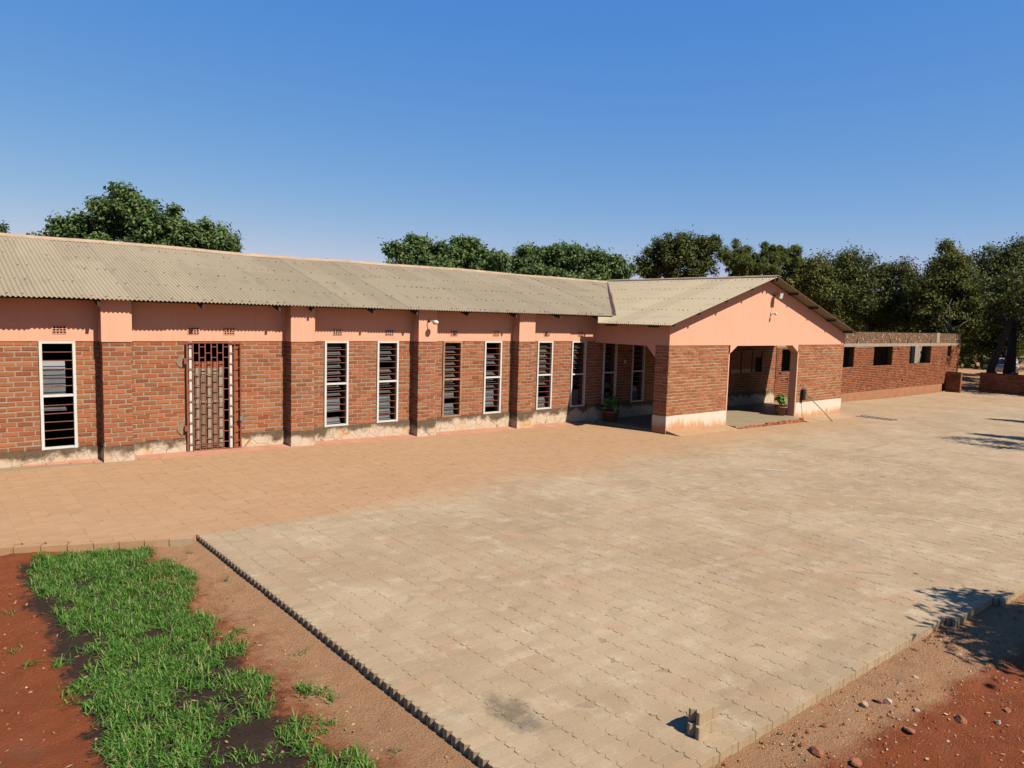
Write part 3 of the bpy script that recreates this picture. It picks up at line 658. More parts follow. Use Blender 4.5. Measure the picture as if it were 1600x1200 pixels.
# lamps, wires and switch fixed to the building
b = MB(); b.lathe([(.0, .0), (.05, .0), (.085, .05), (.09, .1), (.07, .15), (.02, .18)], (0, 0, 0), 14); 
def lamp(name, label, loc, kind):
    t_ = empty(name, loc, label, 'lamp')
    if kind == 'bulk':
        b = MB(); b.box(-.03, .05, .0, .12, -.02, .07); b.build('bracket', M['metal'], t_)
        b = MB(); b.tube([(-.02, 0.02, .06), (-.02, -.1, .03), (.03, -.2, .0)], .015, 8); b.build('arm', M['metal'], t_)
        b = MB(); b.lathe([(0, -.07), (.05, -.065), (.08, -.03), (.085, 0), (.05, .04), (.0, .05)], (.05, -.25, -.0), 14); b.build('lamp_shade', M['lampglass'], t_, True)
        b = MB(); b.tube([(-.02, .11, .06), (-.02, .05, .3), (-.01, 0, .38)], .007, 6); b.build('conduit', M['frame'], t_)
    elif kind == 'flood':
        b = MB(); b.box(-.03, .03, -.12, .0, .0, .03); b.build('bracket', M['black'], t_)
        b = MB(); b.add([(-.11, -.26, -.1), (.11, -.26, -.1), (.09, -.12, -.06), (-.09, -.12, -.06), (-.11, -.3, .1), (.11, -.3, .1), (.09, -.12, .1), (-.09, -.12, .1)], BF); b.build('housing', M['metal'], t_)
        b = MB(); b.add([(-.09, -.268, -.085), (.09, -.268, -.085), (.09, -.303, .085), (-.09, -.303, .085), (-.09, -.262, -.085), (.09, -.262, -.085), (.09, -.297, .085), (-.09, -.297, .085)], BF); b.build('lens', M['lampglass'], t_)
    else:
        b = MB(); b.box(-.04, .04, -.03, .0, -.05, .05); b.build('base', M['frame'], t_)
        b = MB(); b.tube([(0, -.03, 0), (0, -.1, .01), (0.0, -.14, 0)], .02, 8); b.build('arm', M['frame'], t_)
        b = MB(); b.lathe([(0, -.05), (.04, -.04), (.055, 0), (.04, .035), (.0, .045)], (0.0, -.18, 0), 12); b.build('bulb', M['lampglass'], t_, True)
    return t_
lamp('wall_lamp', 'small round lamp on the salmon top of the third brick pilaster', (10.7, -.315, 2.93), 'bulk')
lamp('floodlight', 'square grey floodlight high on the porch gable', (23.0, YP - .014, 4.08), 'flood')
lamp('bulb_holder', 'white bulb holder on the porch gable below the floodlight', (22.88, YP - .014, 3.47), 'bulb')
b = MB(); b.tube([(22.96, YP - .02, 4.0), (22.9, YP - .02, 3.53)], .006, 5); tag(b.build('wire', M['frame']), 'thin white wire running down the gable from floodlight to bulb', 'wire')
b = MB(); b.box(18.86, 18.96, -.035, -.004, 1.65, 1.76); b.box(18.885, 18.935, -.042, -.0351, 1.68, 1.73); tag(b.build('switch_box', M['frame']), 'white switch box on the shaded brick wall under the porch', 'switch')

# ------------------------------------------------------------------ bricks: the 300 that show largest are pieces, the rest one mass
UB = []
for k in range(8):
    r = np.random.default_rng(k + 40); v = np.array(boxv(-.5, .5, -.5, .5, -.5, .5)); v += r.normal(0, 1, v.shape) * np.array([.012, .0, .05]); UB.append(v)
def brick_pts(q):
    x, y, z, u, n, l, h, key, var, dep = q; v = UB[var]; U = np.array([u[0], u[1], 0]); N = np.array([n[0], n[1], 0]); d = .05
    prj = .009 + dep * .15
    return np.array([x, y, z]) + v[:, 0:1] * l * U + (-(v[:, 1:2]) * d - d / 2 + prj) * N + v[:, 2:3] * h * np.array([0, 0, 1])
area = []
for q in bricks:
    p = project(np.array(q[:3])); vx = abs((np.array([q[4][0], q[4][1]]) @ (CP[:2] - np.array(q[:2])))); 
    toward = (np.array([q[4][0], q[4][1]]) @ (CP[:2] - np.array(q[:2]))) > 0
    hid = q[0] > 17.5 and q[1] > -.5
    area.append((q[5] * q[6] * vx / p[2] ** 3) if (15 < p[0] < 1585 and toward and not hid) else 0)
top = set(np.argsort(-np.array(area))[:300].tolist())
bm_ = [mesh('brick', UB[k] , BF, M['brick']) for k in range(8)]
def owner(q):
    for w, (a, c) in zip(walls, segs):
        if a - .01 <= q[0] <= c + .01: return w
    return walls[0]
pil_objs = [o for o in B.children if o.name.startswith('pilaster')]
for k in sorted(top):
    q = bricks[k]; par = owner(q)
    for o, (a, c) in zip(pil_objs, PIL):
        if a - .02 <= q[0] <= c + .02 and q[1] < 0: par = o
    x, y, z, u, n, l, h, key, var, dep = q; d = .05; prj = .009 + dep * .15
    o = obj('brick', bm_[var], par); ang = math.atan2(u[1], u[0]); o.rotation_euler = (0, 0, ang); o.scale = (l, d, h)
    o.location = (x + n[0] * (prj - d / 2), y + n[1] * (prj - d / 2), z)
for key, nm in (('brick', 'main_bricks'), ('brick_new', 'porch_bricks')):
    Vs = np.array([brick_pts(q) for k, q in enumerate(bricks) if k not in top and q[7] == key])
    o = obj('brick_mass', repmesh(nm, Vs, BF, M[key]), B); o['kind'] = 'stuff'

# ------------------------------------------------------------------ unfinished wing
WG = empty('roofless_brick_building', (28.7, 0, -.5), 'unfinished roofless rough brick building with square dark openings beyond porch', 'building')
WO = [(29.1, 30.05, 1.08, 2.06), (33.4, 35.83, 1.11, 2.13), (38.0, 40.25, 1.13, 2.13), (42.45, 45.4, 1.15, 2.12), (47.9, 48.5, 1.52, 2.14)]
WX0, WX1 = 28.66, 49.9
def wobj(b, name, mat): 
    o = b.build(name, mat, WG); o.matrix_parent_inverse = Matrix.Translation((-28.7, 0, .5)); return o
b = MB(); x = WX0
for a, c, z0, z1 in WO: b.box(x, a, .03, .23, -.12, 2.12); b.box(a, c, .03, .23, -.12, z0 - .005); x = c
b.box(x, WX1, .03, .23, -.12, 2.12); b.box(WX1 - .23, WX1 - .02, .235, 6, -.7, 2.85); wobj(b, 'wall_core', M['mortar_wing'])
b = MB(); b.box(WX0, WX1, .0, .23, 2.3, 2.83); wobj(b, 'parapet_core', M['mortar'])
b = MB(); b.box(WX0, WX1 + .01, -.012, .235, 2.13, 2.295)
wobj(b, 'lintel_band', M['concrete'])
b = MB(); b.box(WX0, 47.4, -.03, .235, -.9, -.13); wobj(b, 'plinth', M['wingplinth'])
def lay(x0, x1, z0, z1, out, seed, hs=.0915, l=.235, gap=.002, miss=.006):
    r = np.random.default_rng(seed); rows = int(round((z1 - z0) / hs)); h = (z1 - z0) / rows
    for k in range(rows):
        s = x0 - (l / 2 if k % 2 else 0) + r.uniform(-.02, .02); z = z0 + h * (k + .5)
        while s < x1:
            a, c = s + gap, s + l - gap; s += l
            if c < x0 + .04 or a > x1 - .04: continue
            a = max(a, x0); c = min(c, x1)
            segs_ = [(a, c)]
            for (p, q, w0, w1) in WO:
                if w0 < z < w1: segs_ = [(m, n) for (m0, n0) in segs_ for (m, n) in ((m0, min(n0, p)), (max(m0, q), n0)) if n - m > .03]
            if r.random() < miss: continue
            for m, n in segs_:
                j = r.uniform(-.006, .006); v = np.array(boxv(m, n, -.015 + j, .06, z - h * .37, z + h * .37)); v += r.normal(0, 1, v.shape) * np.array([.001, .003, .0025]); out.append(v)
low, topb = [], []
lay(WX0, WX1, -.12, 2.13, low, 5); lay(WX0, WX1, 2.3, 2.87, topb, 6, .095, .125, gap=.009, miss=.04)
for vs, mt, nm in ((low, 'brick_wing', 'brick_mass'), (topb, 'brick_top', 'parapet_brick_mass')):
    o = obj(nm, repmesh(nm, np.array(vs), BF, M[mt]), WG); o['kind'] = 'stuff'; o.matrix_parent_inverse = Matrix.Translation((-28.7, 0, .5))
for x in (36.0, 39.8, 42.0, 45.2): b = MB(); b.box(x, x + .1, -.025, .0, 2.3, 2.52); wobj(b, 'slot_shade', M['dark'])  # dark blocks on the wall face stand in for shaded slots
b = MB(); b.box(28.9, 41.5, .24, 5.8, 2.2, 2.28); wobj(b, 'added_shade_slab', M['concrete'])  # unseen slab added to block light so the openings stay black
b = MB(); b.box(28.9, WX1 - .25, 5.8, 6.0, -.7, 2.6); b.box(41.4, 41.6, .24, 5.8, -.7, 2.6); b.box(WX0, 28.9, .24, 6, -.7, 2.6); wobj(b, 'rear_wall', M['concrete'])
b = MB(); b.box(48.45, 49.6, 2.0, 2.2, -.7, 2.45); wobj(b, 'inner_wall', M['concrete'])
b = MB(); b.box(46.05, 46.5, -.03, .24, 2.3, 2.88); wobj(b, 'concrete_stub', M['concrete'])
# low yard walls
def yard_wall(label, x, y0, y1, h, seed, step=None):
    w = empty('low_brick_wall', (x, (y0 + y1) / 2, -.7), label, 'wall', 'low brick walls closing the yard'); zb = -.72
    b = MB(); b.box(-.09, .09, y0 - (y0 + y1) / 2 + .01, y1 - (y0 + y1) / 2 - .01, -.1, h - .01); b.build('wall_core', M['mortar_wing'], w)
    r = np.random.default_rng(seed); vs = []; hs = .095
    for k in range(int(h / hs)):
        yy = y0 - (.12 if k % 2 else 0); z = hs * (k + .5)
        while yy < y1 - .03:
            a, c = max(yy + .006, y0), min(yy + .234, y1); yy += .24
            if c - a < .04: continue
            if step and z > step[1] and a < step[0]: continue
            v = np.array(boxv(-.11, .11, a - (y0 + y1) / 2, c - (y0 + y1) / 2, z - hs * .44, z + hs * .44)); v += r.normal(0, .004, v.shape); vs.append(v)
    o = obj('brick_mass', repmesh('brick_mass', np.array(vs), BF, M['brick_wing']), w); o['kind'] = 'stuff'; return w
yard_wall('short low brick stub wall against the roofless brick building', 48.0, -.85, -.06, 1.3, 1)
yard_wall('long low shaded brick wall under the dark trees at right', 50.2, -14.0, -1.15, 1.28, 2)

# ------------------------------------------------------------------ trees
def leaves(centres, radii, n, size, r, flat=.5, up=.55):
    ci = r.integers(0, len(centres), n); d = r.normal(size=(n, 3)); d /= np.linalg.norm(d, axis=1, keepdims=True)
    rad = (radii[ci] * r.random(n) ** .45 * (1 + .3 * np.abs(r.normal(size=n)) ** 1.5))[:, None]
    P = centres[ci] + d * rad * np.array([1, 1, .75])
    nrm = d * .55 + r.normal(size=(n, 3)) * .45 + np.array([0, 0, up]); nrm /= np.linalg.norm(nrm, axis=1, keepdims=True)
    a = np.cross(nrm, r.normal(size=(n, 3))); a /= np.linalg.norm(a, axis=1, keepdims=True) + 1e-9; b_ = np.cross(nrm, a)
    s = size * r.uniform(.6, 1.3, (n, 1)); w = s * flat
    droop = np.array([0, 0, -.25]) * s
    return np.stack([P - a * s * .5, P + b_ * w * .5 - a * s * .05, P + a * s * .5 + droop, P - b_ * w * .5 - a * s * .05], 1)
def tree(label, blobs, depth, mat, size, nclump, nleaf, cr, seed, name='tree', flat=.5, base=None, trunk=.2, dz=.8, group='trees round the yard', limbs=12):
    r = np.random.default_rng(seed); cs = []; tot = sum(bx[2] * bx[3] for bx in blobs)
    for (px, py, rx, ry) in blobs:
        c = at(px, py, depth); k = depth / FPX; a = np.array([rx * k, rx * k * dz, ry * k]); m = max(3, int(nclump * rx * ry / tot))
        d = r.normal(size=(m, 3)); d /= np.linalg.norm(d, axis=1, keepdims=True); cs.append(c + d * a * (r.random((m, 1)) ** .33) * r.uniform(.85, 1.1, (m, 1)))
    cs = np.concatenate(cs); g = -.7
    if base is None: base = (cs[:, 0].mean(), cs[:, 1].mean())
    t_ = empty(name, (base[0], base[1], g), label, 'tree', group)
    loc = np.array([base[0], base[1], g]); cs = cs - loc; cs[:, 2] = np.maximum(cs[:, 2], .8)
    rad = cr * r.uniform(.6, 1.25, len(cs))
    L = leaves(cs, rad, nleaf, size, r, flat)
    obj('crown', fastmesh('crown', L, 4, mat), t_)
    b = MB(); top = cs[:, 2].max(); lo = max(.8, np.percentile(cs[:, 2], 8)); fork = min(lo * .9, top * .45)
    mid = Vector((r.uniform(-.2, .2), r.uniform(-.2, .2), fork))
    b.tube([(0, 0, -.2), (0, 0, .15), tuple(mid * .55), tuple(mid)], [trunk * 1.5, trunk * 1.15, trunk * .95, trunk * .8], 9)
    tr = b.build('trunk', M['bark'], t_, True)
    b = MB()
    for k in r.permutation(len(cs))[:limbs]:
        e = Vector(cs[k]); m1 = mid.lerp(e, .45) + Vector((r.uniform(-.3, .3), r.uniform(-.3, .3), r.uniform(.1, .5)))
        b.tube([tuple(mid), tuple(m1), tuple(e)], [trunk * .42, trunk * .22, trunk * .06], 6)
    b.build('limbs', M['bark'], t_, True); return t_
tree('broad leaved tree rising behind the left end of the roof', [(190, 330, 42, 36), (130, 364, 46, 26), (245, 352, 52, 36), (305, 372, 42, 26), (345, 384, 24, 16), (75, 376, 22, 10), (200, 405, 110, 34), (300, 405, 55, 24)], 26, M['leaf_big'], .15, 330, 56000, .31, 1, flat=.62)
tree('dark tree tip at the left edge above the roof', [(-14, 370, 24, 22), (-30, 400, 44, 30)], 26, M['needle'], .16, 40, 5000, .35, 2)
tree('round broad leaved tree behind middle of the roof, left of two', [(650, 395, 36, 22), (715, 396, 44, 22), (765, 408, 30, 15), (614, 393, 16, 8), (690, 425, 85, 24)], 36, M['leaf_big'], .17, 270, 42000, .36, 3, flat=.62)
tree('round broad leaved tree behind middle of the roof, right of two', [(830, 407, 38, 18), (875, 402, 45, 19), (930, 411, 44, 18), (970, 421, 22, 12), (880, 432, 100, 22)], 42, M['leaf_big'], .19, 270, 42000, .4, 4, flat=.62)
tree('tall dark brownish tree behind the porch ridge', [(1060, 386, 40, 22), (1036, 392, 30, 18), (1103, 390, 26, 24), (1010, 420, 26, 16), (1070, 418, 58, 26), (1118, 372, 6, 10)], 48, M['leaf_dark'], .18, 250, 34000, .4, 5)
tree('feathery pale green tree with thin upright sprigs behind porch apex', [(1152, 405, 24, 16), (1150, 380, 3, 10), (1207, 398, 28, 14), (1180, 418, 48, 20), (1236, 404, 18, 18), (1225, 392, 18, 4), (1130, 398, 8, 12), (1195, 384, 7, 6), (1168, 392, 5, 10), (1243, 388, 8, 4)], 54, M['leaf_feather'], .22, 330, 34000, .27, 6, flat=.3)
tree('yellowing tree right of the porch apex', [(1276, 425, 26, 28), (1250, 440, 34, 24), (1290, 462, 36, 34)], 55, M['leaf_yellow'], .2, 140, 22000, .62, 7)
tree('wide dark green tree above the roofless building', [(1310, 420, 42, 26), (1352, 422, 44, 27), (1405, 432, 36, 22), (1345, 465, 72, 36), (1400, 485, 52, 34), (1432, 458, 30, 26)], 56, M['leaf_dark'], .2, 330, 56000, .66, 8, trunk=.28)
tree('grey green shrubby tree low behind the roofless parapet', [(1390, 490, 52, 24), (1330, 498, 40, 18), (1450, 500, 40, 24)], 62, M['leaf_feather'], .2, 120, 20000, .65, 9)
tree('tall leafy tree with loose top sprigs beside end of roofless building', [(1492, 425, 34, 40), (1480, 386, 6, 8), (1470, 440, 26, 36), (1500, 475, 48, 46), (1450, 462, 28, 40), (1480, 510, 50, 30)], 52, M['leaf_yellow'], .2, 320, 52000, .58, 10, base=(51.5, 1.2), trunk=.17, limbs=5)
tree('big dark tree at the right edge of the yard', [(1560, 415, 42, 34), (1605, 420, 54, 38), (1580, 470, 66, 50), (1640, 450, 60, 60), (1530, 470, 34, 52), (1590, 395, 30, 20), (1560, 520, 46, 30)], 54, M['leaf_dark'], .2, 380, 60000, .7, 11, base=(55.6, -1.2), trunk=.3)
tree('bushy young tree seen through the gap between low walls', [(1512, 540, 20, 26), (1545, 535, 24, 22), (1590, 540, 40, 22), (1530, 515, 40, 22), (1580, 500, 40, 24)], 60, M['leaf_feather'], .18, 110, 18000, .6, 12, base=(60.5, .5), trunk=.14)
def trunk_tree(x, y, label, h, lean, rad, seed):
    r = np.random.default_rng(seed); t_ = empty('tree', (x, y, -.72), label, 'tree', 'trees round the yard'); b = MB()
    b.tube([(0, 0, -.2), (lean[0] * .2, lean[1] * .2, h * .3), (lean[0] * .6, lean[1] * .6, h * .65), (lean[0], lean[1], h)], [rad * 1.3, rad, rad * .85, rad * .6], 9); b.build('trunk', M['bark'], t_, True)
    cs = np.array([lean[0], lean[1], h]) + r.normal(size=(60, 3)) * np.array([1.1, 1.1, .9]) + np.array([0, 0, .9]); obj('crown', fastmesh('crown', leaves(cs, np.full(60, .5), 7000, .2, r), 4, M['leaf_dark']), t_)
trunk_tree(52.2, -.85, 'leaning dark trunked tree standing in the gap between low walls', 5.2, (.3, -1.2), .22, 21)
trunk_tree(55.0, -3.4, 'dark trunked tree behind the low wall, left of three trunks', 5.6, (.1, .2), .2, 22)
trunk_tree(54.6, -4.0, 'thick trunked tree behind the low wall, middle of three trunks', 5.8, (.2, -.2), .24, 23)
trunk_tree(54.4, -4.6, 'dark trunked tree behind the low wall, right of three trunks', 5.8, (.1, -.5), .2, 24)
def off_tree(name, label, x, y, cs, rad, n, size, seed, mat, tr=.12, top=None):
    r = np.random.default_rng(seed); g = float(gz(x)) - .1; t_ = empty(name, (x, y, g), label, 'tree', 'trees beside the yard on the right'); cs = np.array(cs) 
    obj('crown', fastmesh('crown', leaves(cs, np.asarray(rad), n, size, r), 4, mat), t_); b = MB(); h = top or cs[:, 2].max() * .8; b.tube([(0, 0, -.2), (0, 0, h * .5), (0, 0, h)], [tr * 1.3, tr, tr * .4], 8); b.build('trunk', M['bark'], t_, True)
for x, y, sd in ((54.5, -7.5, 61), (57.5, -10.5, 62), (60.5, -6.0, 63)):  # off-frame trees added to shade the ground and wall at right
    r = np.random.default_rng(sd); off_tree('tree', {61: 'spreading off-frame tree added for shade past the right end of the low wall', 62: 'farther off-frame tree added for shade past the right end of the low wall', 63: 'tall tree added for shade behind the low wall outside the frame'}[sd], x, y, [(r.normal(0, 1.5), r.normal(0, 1.5), 5.6 + r.normal(0, 1.2)) for k in range(110)], np.full(110, .75), 15000, .26, sd, M['leaf_dark'], .25, 4.6)
# pine tip
t_ = empty('pine_tree', tuple(at(367, 400, 34)[:2]) + (-.6,), 'thin pine tip showing behind the left broad leaved tree', 'tree', 'trees round the yard')
zt = at(367, 368, 34)[2] + .6; b = MB(); b.tube([(0, 0, -.2), (0, 0, zt * .6), (0, 0, zt)], [.16, .1, .02], 8); b.build('trunk', M['bark'], t_, True)
r = np.random.default_rng(9); cs = np.array([[math.cos(k) * (.05 + .2 * (1 - u)), math.sin(k) * (.05 + .2 * (1 - u)), zt - 3.2 + 3.2 * u] for k, u in zip(r.uniform(0, 6.28, 60), r.random(60))]); obj('crown', fastmesh('crown', leaves(cs, np.full(60, .22), 4000, .16, r, .2), 4, M['needle']), t_)
# far wood that reads as one mass
r = np.random.default_rng(31); cs = []
for k in range(700):
    a = r.uniform(-8, 100); d = r.uniform(85, 130); dirx, diry = math.sin(math.radians(40 - 45 + a)), math.cos(math.radians(40 - 45 + a)); cs.append((dirx * d, -16 + diry * d, r.uniform(-.5, 8.0) * (1 if a > 60 else .5)))
wood = obj('far_woodland', fastmesh('far_woodland', leaves(np.array(cs), np.full(len(cs), 2.2), 60000, .9, r), 4, M['leaf_dark'])); tag(wood, 'distant dark woodland beyond the yard seen between trunks', 'woodland', kind='stuff')
# trees outside the frame on the right whose shadows fall on the yard
def off_column(x, y, h, seed, label):
    r = np.random.default_rng(seed); cs = []
    for k in range(60): u = r.random(); w = .75 * math.sin(math.pi * min(1, .18 + u * .8)) ; a = r.uniform(0, 6.28); cs.append((math.cos(a) * w * .6, math.sin(a) * w * .6, .4 + (h - .4) * u))
    off_tree('columnar_conifer', label, x, y, cs, np.full(60, .3), 7000, .14, seed, M['needle'])
off_column(35.7, -11.5, 5.6, 51, 'columnar conifer beside the yard, farther of two'); off_column(29.2, -12.6, 5.2, 52, 'columnar conifer beside the yard, nearer of two')
r = np.random.default_rng(53); off_tree('tree', 'thin branched tree beside the yard on the right', 27.2, -14.0, [(r.uniform(-1.2, .9), r.uniform(-1.3, 1.6), 3.6 + r.uniform(0, 2.4)) for k in range(24)], np.full(24, .4), 1900, .16, 53, M['leaf_dark'])
r = np.random.default_rng(54); off_tree('tree', 'shade tree at the near right corner of the yard', 10.6, -17.6, [(r.normal(0, .75), r.normal(0, .55), 2.9 + r.normal(0, .45)) for k in range(60)], np.full(60, .4), 13000, .15, 54, M['leaf_dark'], .14, 2.4)

# ------------------------------------------------------------------ lawn, stones, gravel
def inbed(x, y):
    l = np.interp(y, [-12, -9, -6], [.95, 1.02, 1.2]) + .08 * np.sin(y * 2.1); rr_ = 2.5 + .12 * np.sin(y * 3.3 + 1) - .1 * (y < -8.3) + .12 * (y < -10.5)
    topy = -5.75 - (x - 1) * .3
    return (x > l) & (x < rr_) & (y < topy) & (y > -13.2)
r = np.random.default_rng(77); N = 130000
NT_ = 7000
tx = r.uniform(.6, 2.95, NT_); ty = r.uniform(-13.2, -5.6, NT_)
den = vnoise(tx, ty, 2.2, 5) + .7 * vnoise(tx, ty, 5.5, 6) + np.where(ty < -11.0, -.1, .12)
edge = np.minimum(tx - 1.0, 2.5 - tx)
keep = inbed(tx, ty) & (den + np.clip(edge, -.1, .3) * .7 > r.random(NT_) * .55 - .2)
keep |= (r.random(NT_) < .005) & (ty < -6.4)
tx, ty = tx[keep], ty[keep]; nb = r.integers(9, 24, len(tx)); ti = np.repeat(np.arange(len(tx)), nb); tl = r.uniform(.7, 1.35, len(tx)); th = r.random(len(tx))
gxp = tx[ti] + r.normal(0, .028, len(ti)); gyp = ty[ti] + r.normal(0, .028, len(ti)); n = len(gxp)
zz = gz(gxp) - .085 + .045 * vnoise(gxp, gyp, 1.3, 1) + .03 * vnoise(gxp, gyp, 4, 2) - .006
ang = r.uniform(0, 6.283, n); ln = r.uniform(.035, .11, n) * tl[ti]; tilt = r.uniform(.35, 1.45, n); wd = r.uniform(.003, .0055, n)
dx, dy = np.cos(ang), np.sin(ang); P0 = np.stack([gxp, gyp, zz], -1)
def along(f, tl): return P0 + np.stack([dx * np.sin(tl), dy * np.sin(tl), np.cos(tl)], -1) * (ln * f)[:, None]
Wv = np.stack([-dy, dx, np.zeros(n)], -1) * wd[:, None]; m1 = along(.55, tilt * .8); tip = along(1.0, np.minimum(tilt * 1.15, 1.5))
V = np.stack([P0 - Wv, P0 + Wv, m1 + Wv * .9, m1 - Wv * .9], 1); V2 = np.stack([m1 - Wv * .9, m1 + Wv * .9, tip + Wv * .1, tip - Wv * .1], 1)
Vs = np.stack([P0 - Wv, P0 + Wv, m1 + Wv * .9, m1 - Wv * .9, tip + Wv * .08, tip - Wv * .08], 1)
g = obj('grass', repmesh('grass', Vs, [(0, 1, 2, 3), (3, 2, 4, 5)], M['grass'])); tag(g, 'patch of short green grass on dark soil in the bed', 'grass', kind='stuff')
def rock_mesh(seed, mat):
    r = np.random.default_rng(seed); import bmesh
    bm = bmesh.new(); bmesh.ops.create_icosphere(bm, subdivisions=2, radius=1)
    ax = r.normal(size=(7, 3)); ax /= np.linalg.norm(ax, axis=1, keepdims=True); dd = r.uniform(.35, .75, 7)
    for v in bm.verts:
        p = np.array(v.co)
        for a_, d_ in zip(ax, dd):
            k = p @ a_
            if k > d_: p = p - a_ * (k - d_)
        v.co = Vector(p * (1 + r.normal(0, .03)))
    m = bpy.data.meshes.new('stone'); bm.to_mesh(m); bm.free(); m.materials.append(mat); return m
RK = [rock_mesh(k, M['rock'] if k % 2 else M['rock_red']) for k in range(6)]
def ground_z(x, y): return float(gz(x) - .085 + .045 * vnoise(np.array([x]), np.array([y]), 1.3, 1)[0] + .03 * vnoise(np.array([x]), np.array([y]), 4, 2)[0] + .022 * vnoise(np.array([x]), np.array([y]), 11, 3)[0])
def on_ground(px, py):
    d = RM @ np.array([(px - 800) / FPX, (py - 600) / FPX, 1.0]); t0 = (-.12 - CP[2]) / d[2]
    for _ in range(4): p = CP + d * t0; t0 = (ground_z(p[0], p[1]) - CP[2]) / d[2]
    return CP + d * t0
stones = [(1385, 1098, .05, 1, 'cream oval stone in the red soil by the kerb'), (1373, 1098, .045, 0, 'red stone touching the cream oval stone by the kerb'), (1350, 1103, .04, 3, 'pale broken stone left of the cream oval stone'), (1430, 1061, .035, 3, 'pale stone on sandy soil below the kerb'), (1405, 1070, .035, 1, 'small pale stone left of another on sandy soil'), (1497, 1025, .04, 5, 'tan stone at the edge of the tree shadow'), (1500, 1127, .055, 2, 'large red clod in the red soil at right'), (1495, 1122, .03, 5, 'pale stone against the large red clod'), (1420, 1143, .045, 4, 'dark red clod in the middle of the red soil'), (1287, 1135, .035, 0, 'red clod on sandy soil under the kerb'), (1275, 1177, .05, 2, 'red clod at the bottom edge below the kerb'), (1340, 1195, .05, 4, 'red clod half cut by the bottom edge'), (1560, 1130, .03, 1, 'pale stone far right in the red soil'), (1573, 1112, .035, 4, 'dark clod far right in the red soil'), (1432, 1112, .03, 3, 'small cream stone right of the oval stone'), (731, 1178, .03, 1, 'pale pebble against the toothed paving edge')]
for k, (px, py, s, v, lab) in enumerate(stones):
    p = on_ground(px, py); o = obj('stone', RK[v]); o.location = p + np.array([0, 0, s * .25]); o.scale = (s * 1.25, s * .9, s * .7); o.rotation_euler = (.2, .1, k * 1.7); tag(o, lab, 'stone', 'loose stones on the soil')
pv = np.array([[1, 0, 0], [0, 1, 0], [-1, 0, 0], [0, -1, 0], [0, 0, .8], [0, 0, -.5]], float); pf = [(0, 1, 4), (1, 2, 4), (2, 3, 4), (3, 0, 4), (1, 0, 5), (2, 1, 5), (3, 2, 5), (0, 3, 5)]
r = np.random.default_rng(88); out = []
for k in range(6600):
    if k < 5200: x = r.uniform(3.4, 11.5); y = kerb_y(x) - .06 - abs(r.normal(0, .55))
    else: x = r.uniform(.2, 3.02); y = r.uniform(-13, -6.3); 
    if k >= 5200 and 1.0 < x < 2.3 and r.random() < .85: continue
    s = .003 + .016 * r.random() ** 5 ; a = r.uniform(0, 6.28); ca, sa = math.cos(a), math.sin(a); v = pv * r.uniform(.6, 1.3, (6, 1)) * s; v = np.stack([v[:, 0] * ca - v[:, 1] * sa, v[:, 0] * sa + v[:, 1] * ca, v[:, 2]], -1); out.append(v + np.array([x, y, ground_z(x, y) + s * .2]))
gv = obj('gravel', repmesh('gravel', np.array(out), pf, M['gravel'])); tag(gv, 'small gravel scattered over the soil beside the paving', 'gravel', kind='stuff')

r = np.random.default_rng(91); n = 420; lx = np.where(r.random(n) < .6, r.uniform(.3, 3.0, n), r.uniform(4, 11, n)); ly = np.where(lx < 3.02, r.uniform(-12.8, -6.2, n), -14.2 - r.random(n) * .9 - np.clip(lx - 8, 0, 9) * .1)
lc = np.stack([lx, ly, [ground_z(a, c) + .012 for a, c in zip(lx, ly)]], -1); a = r.uniform(0, 6.28, n); u = np.stack([np.cos(a), np.sin(a), r.uniform(-.4, .4, n)], -1) * r.uniform(.008, .03, n)[:, None]; v = np.stack([-np.sin(a), np.cos(a), r.uniform(-.4, .4, n)], -1) * r.uniform(.003, .012, n)[:, None]
tag(obj('leaf_litter', fastmesh('leaf_litter', np.stack([lc - u, lc - v, lc + u, lc + v], 1), 4, mk_leaf('dry_leaf', [(.2, .12, .05), (.36, .25, .12), (.16, .08, .04)], .2))), 'dry leaf litter scattered over the bare soil', 'leaves', kind='stuff')
# ------------------------------------------------------------------ small things
PS = mesh('paver_block', PV - np.array([PX / 2, PY / 2, -TH]), PF + [tuple(range(3 * NP - 1, 2 * NP - 1, -1))], M['paver'])
for k, (z, ang, lab) in enumerate(((0, .03, 'lower of two loose paver blocks stacked near the kerb corner'), (TH + .002, -.06, 'upper of two loose paver blocks stacked near the kerb corner'))):
    o = obj('paver_block', PS); o.location = (4.62 + k * .03, -13.36 + k * .01, float(gz(4.62)) + .006 + z); o.rotation_euler = (0, 0, ang); tag(o, lab, 'paver', 'stacked paver blocks')
def pot(label, x, y, z, rt, h, seed, n, size, spread):
    t_ = empty('potted_plant', (x, y, z), label, 'plant', 'potted plants in the porch'); b = MB(); b.lathe([(0, .0), (rt * .68, 0), (rt * .95, h * .84), (rt * 1.06, h * .85), (rt * 1.06, h), (rt * .92, h), (rt * .88, h * .86), (0, h * .86)], (0, 0, 0), 22); b.build('pot', M['clay'], t_, True)
    r = np.random.default_rng(seed); L = []; b = MB()
    for k in range(n):
        a = r.uniform(0, 6.28); e = np.array([math.cos(a) * spread * r.random(), math.sin(a) * spread * r.random(), h + r.uniform(.08, .42)]); b.tube([(0, 0, h * .85), tuple(e * np.array([.4, .4, .8])), tuple(e)], .006, 5); L.append(leaves(e[None], np.array([.06]), 5, size, r, .6)[:, :, :])
    b.build('stem', M['hose'], t_); obj('foliage', fastmesh('foliage', np.concatenate(L), 4, M['leaf_pot']), t_)
pot('leafy plant in a wide clay pot at right of the porch opening', 24.62, -2.62, -.2, .22, .34, 3, 14, .2, .25)
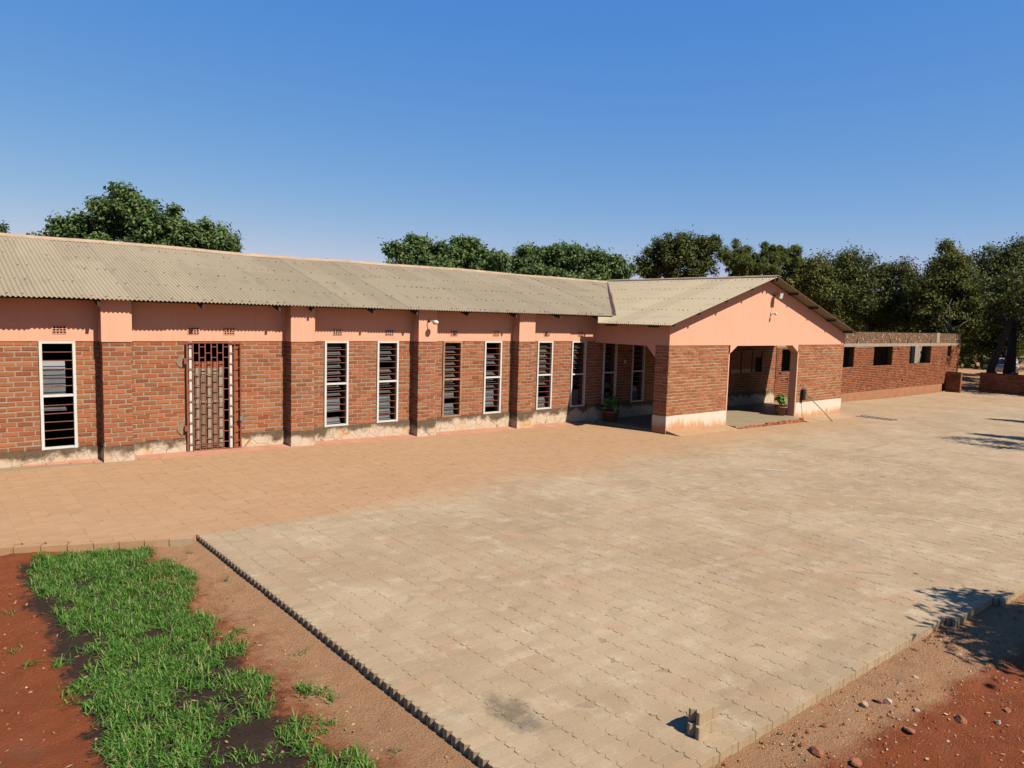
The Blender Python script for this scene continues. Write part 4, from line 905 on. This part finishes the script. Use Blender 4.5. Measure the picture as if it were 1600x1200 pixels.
pot('low plant in a clay pot behind left porch wall', 20.5, -2.35, -.2, .2, .34, 4, 8, .14, .18)
pot('bushy plant in a clay pot in shade under the left porch side', 17.75, -.5, -.2, .28, .36, 5, 26, .16, .3)
# tap box and hose
tb = empty('tap_box', (25.35, YP - .02, .35), 'black tap box fixed low on the brick right of the opening', 'tap'); b = MB(); b.box(-.09, .09, -.1, .0, .02, .42); b.build('box', M['black'], tb); b = MB(); b.tube([(0, -.1, .34), (0, -.17, .34), (0, -.18, .28)], .018, 8); b.build('tap', M['metal'], tb)
b = MB(); b.tube([(25.36, YP - .19, .63), (25.38, YP - .22, .55), (25.72, YP - .62, .05), (25.98, YP - .92, float(gz(25.9)) + .015)], .014, 8); tag(b.build('garden_hose', M['hose'], None, True), 'green hose hanging straight from the tap box to the paving', 'hose')
dr = empty('drain_grate', (29.2, -4.1, float(gz(29.2))), 'dark slotted drain grate in the paving right of the porch', 'drain')
b = MB(); b.box(-.2, .2, -.65, .65, -.08, .0035); b.build('channel', M['dark'], dr)  # solid box coloured dark as the shade below the bars
for k in range(8): b = MB(); y = -.6 + k * .165; b.box(-.2, .2, y, y + .035, .004, .02); b.build('bar', M['concrete'], dr)
for p in (-.25, .201): b = MB(); b.box(p, p + .049, -.7, .7, -.05, .022); b.build('frame', M['concrete'], dr)
b = MB(); sheet(b, [(14.9, -7.52), (15.35, -8.1), (15.42, -8.05), (14.98, -7.48)], .0045); tag(b.build('painted_line', M['paint']), kind='structure')
# parked car behind the low wall
car = empty('parked_car', (73.0, 4.0, -.72), 'white car parked under the trees behind the low wall', 'car'); car.rotation_euler = (0, 0, .35)
prof = [(-2.1, .35), (-2.15, .75), (-1.9, .92), (-1.2, 1.0), (-.7, 1.42), (.7, 1.45), (1.3, 1.0), (2.0, .88), (2.15, .6), (2.1, .35)]
b = MB(); b.prism(prof, 'y', -.82, .82); b.build('body', M['carpaint'], car)
for s in (-1, 1):
    b = MB(); b.prism([(-1.05, 1.03), (-.62, 1.36), (.62, 1.38), (1.08, 1.03)], 'y', s * .821, s * .83); b.build('side_window', M['carglass'], car)
    for x in (-1.3, 1.3): b = MB(); b.tube([(x, s * .66, .33), (x, s * .86, .33)], .33, 18); b.build('wheel', M['rubber'], car)
b = MB(); b.add([(-1.22, -.7, 1.03), (-.76, -.66, 1.4), (-.76, .66, 1.4), (-1.22, .7, 1.03), (-1.2, -.7, 1.01), (-.74, -.66, 1.38), (-.74, .66, 1.38), (-1.2, .7, 1.01)], BF); b.build('windscreen', M['carglass'], car)
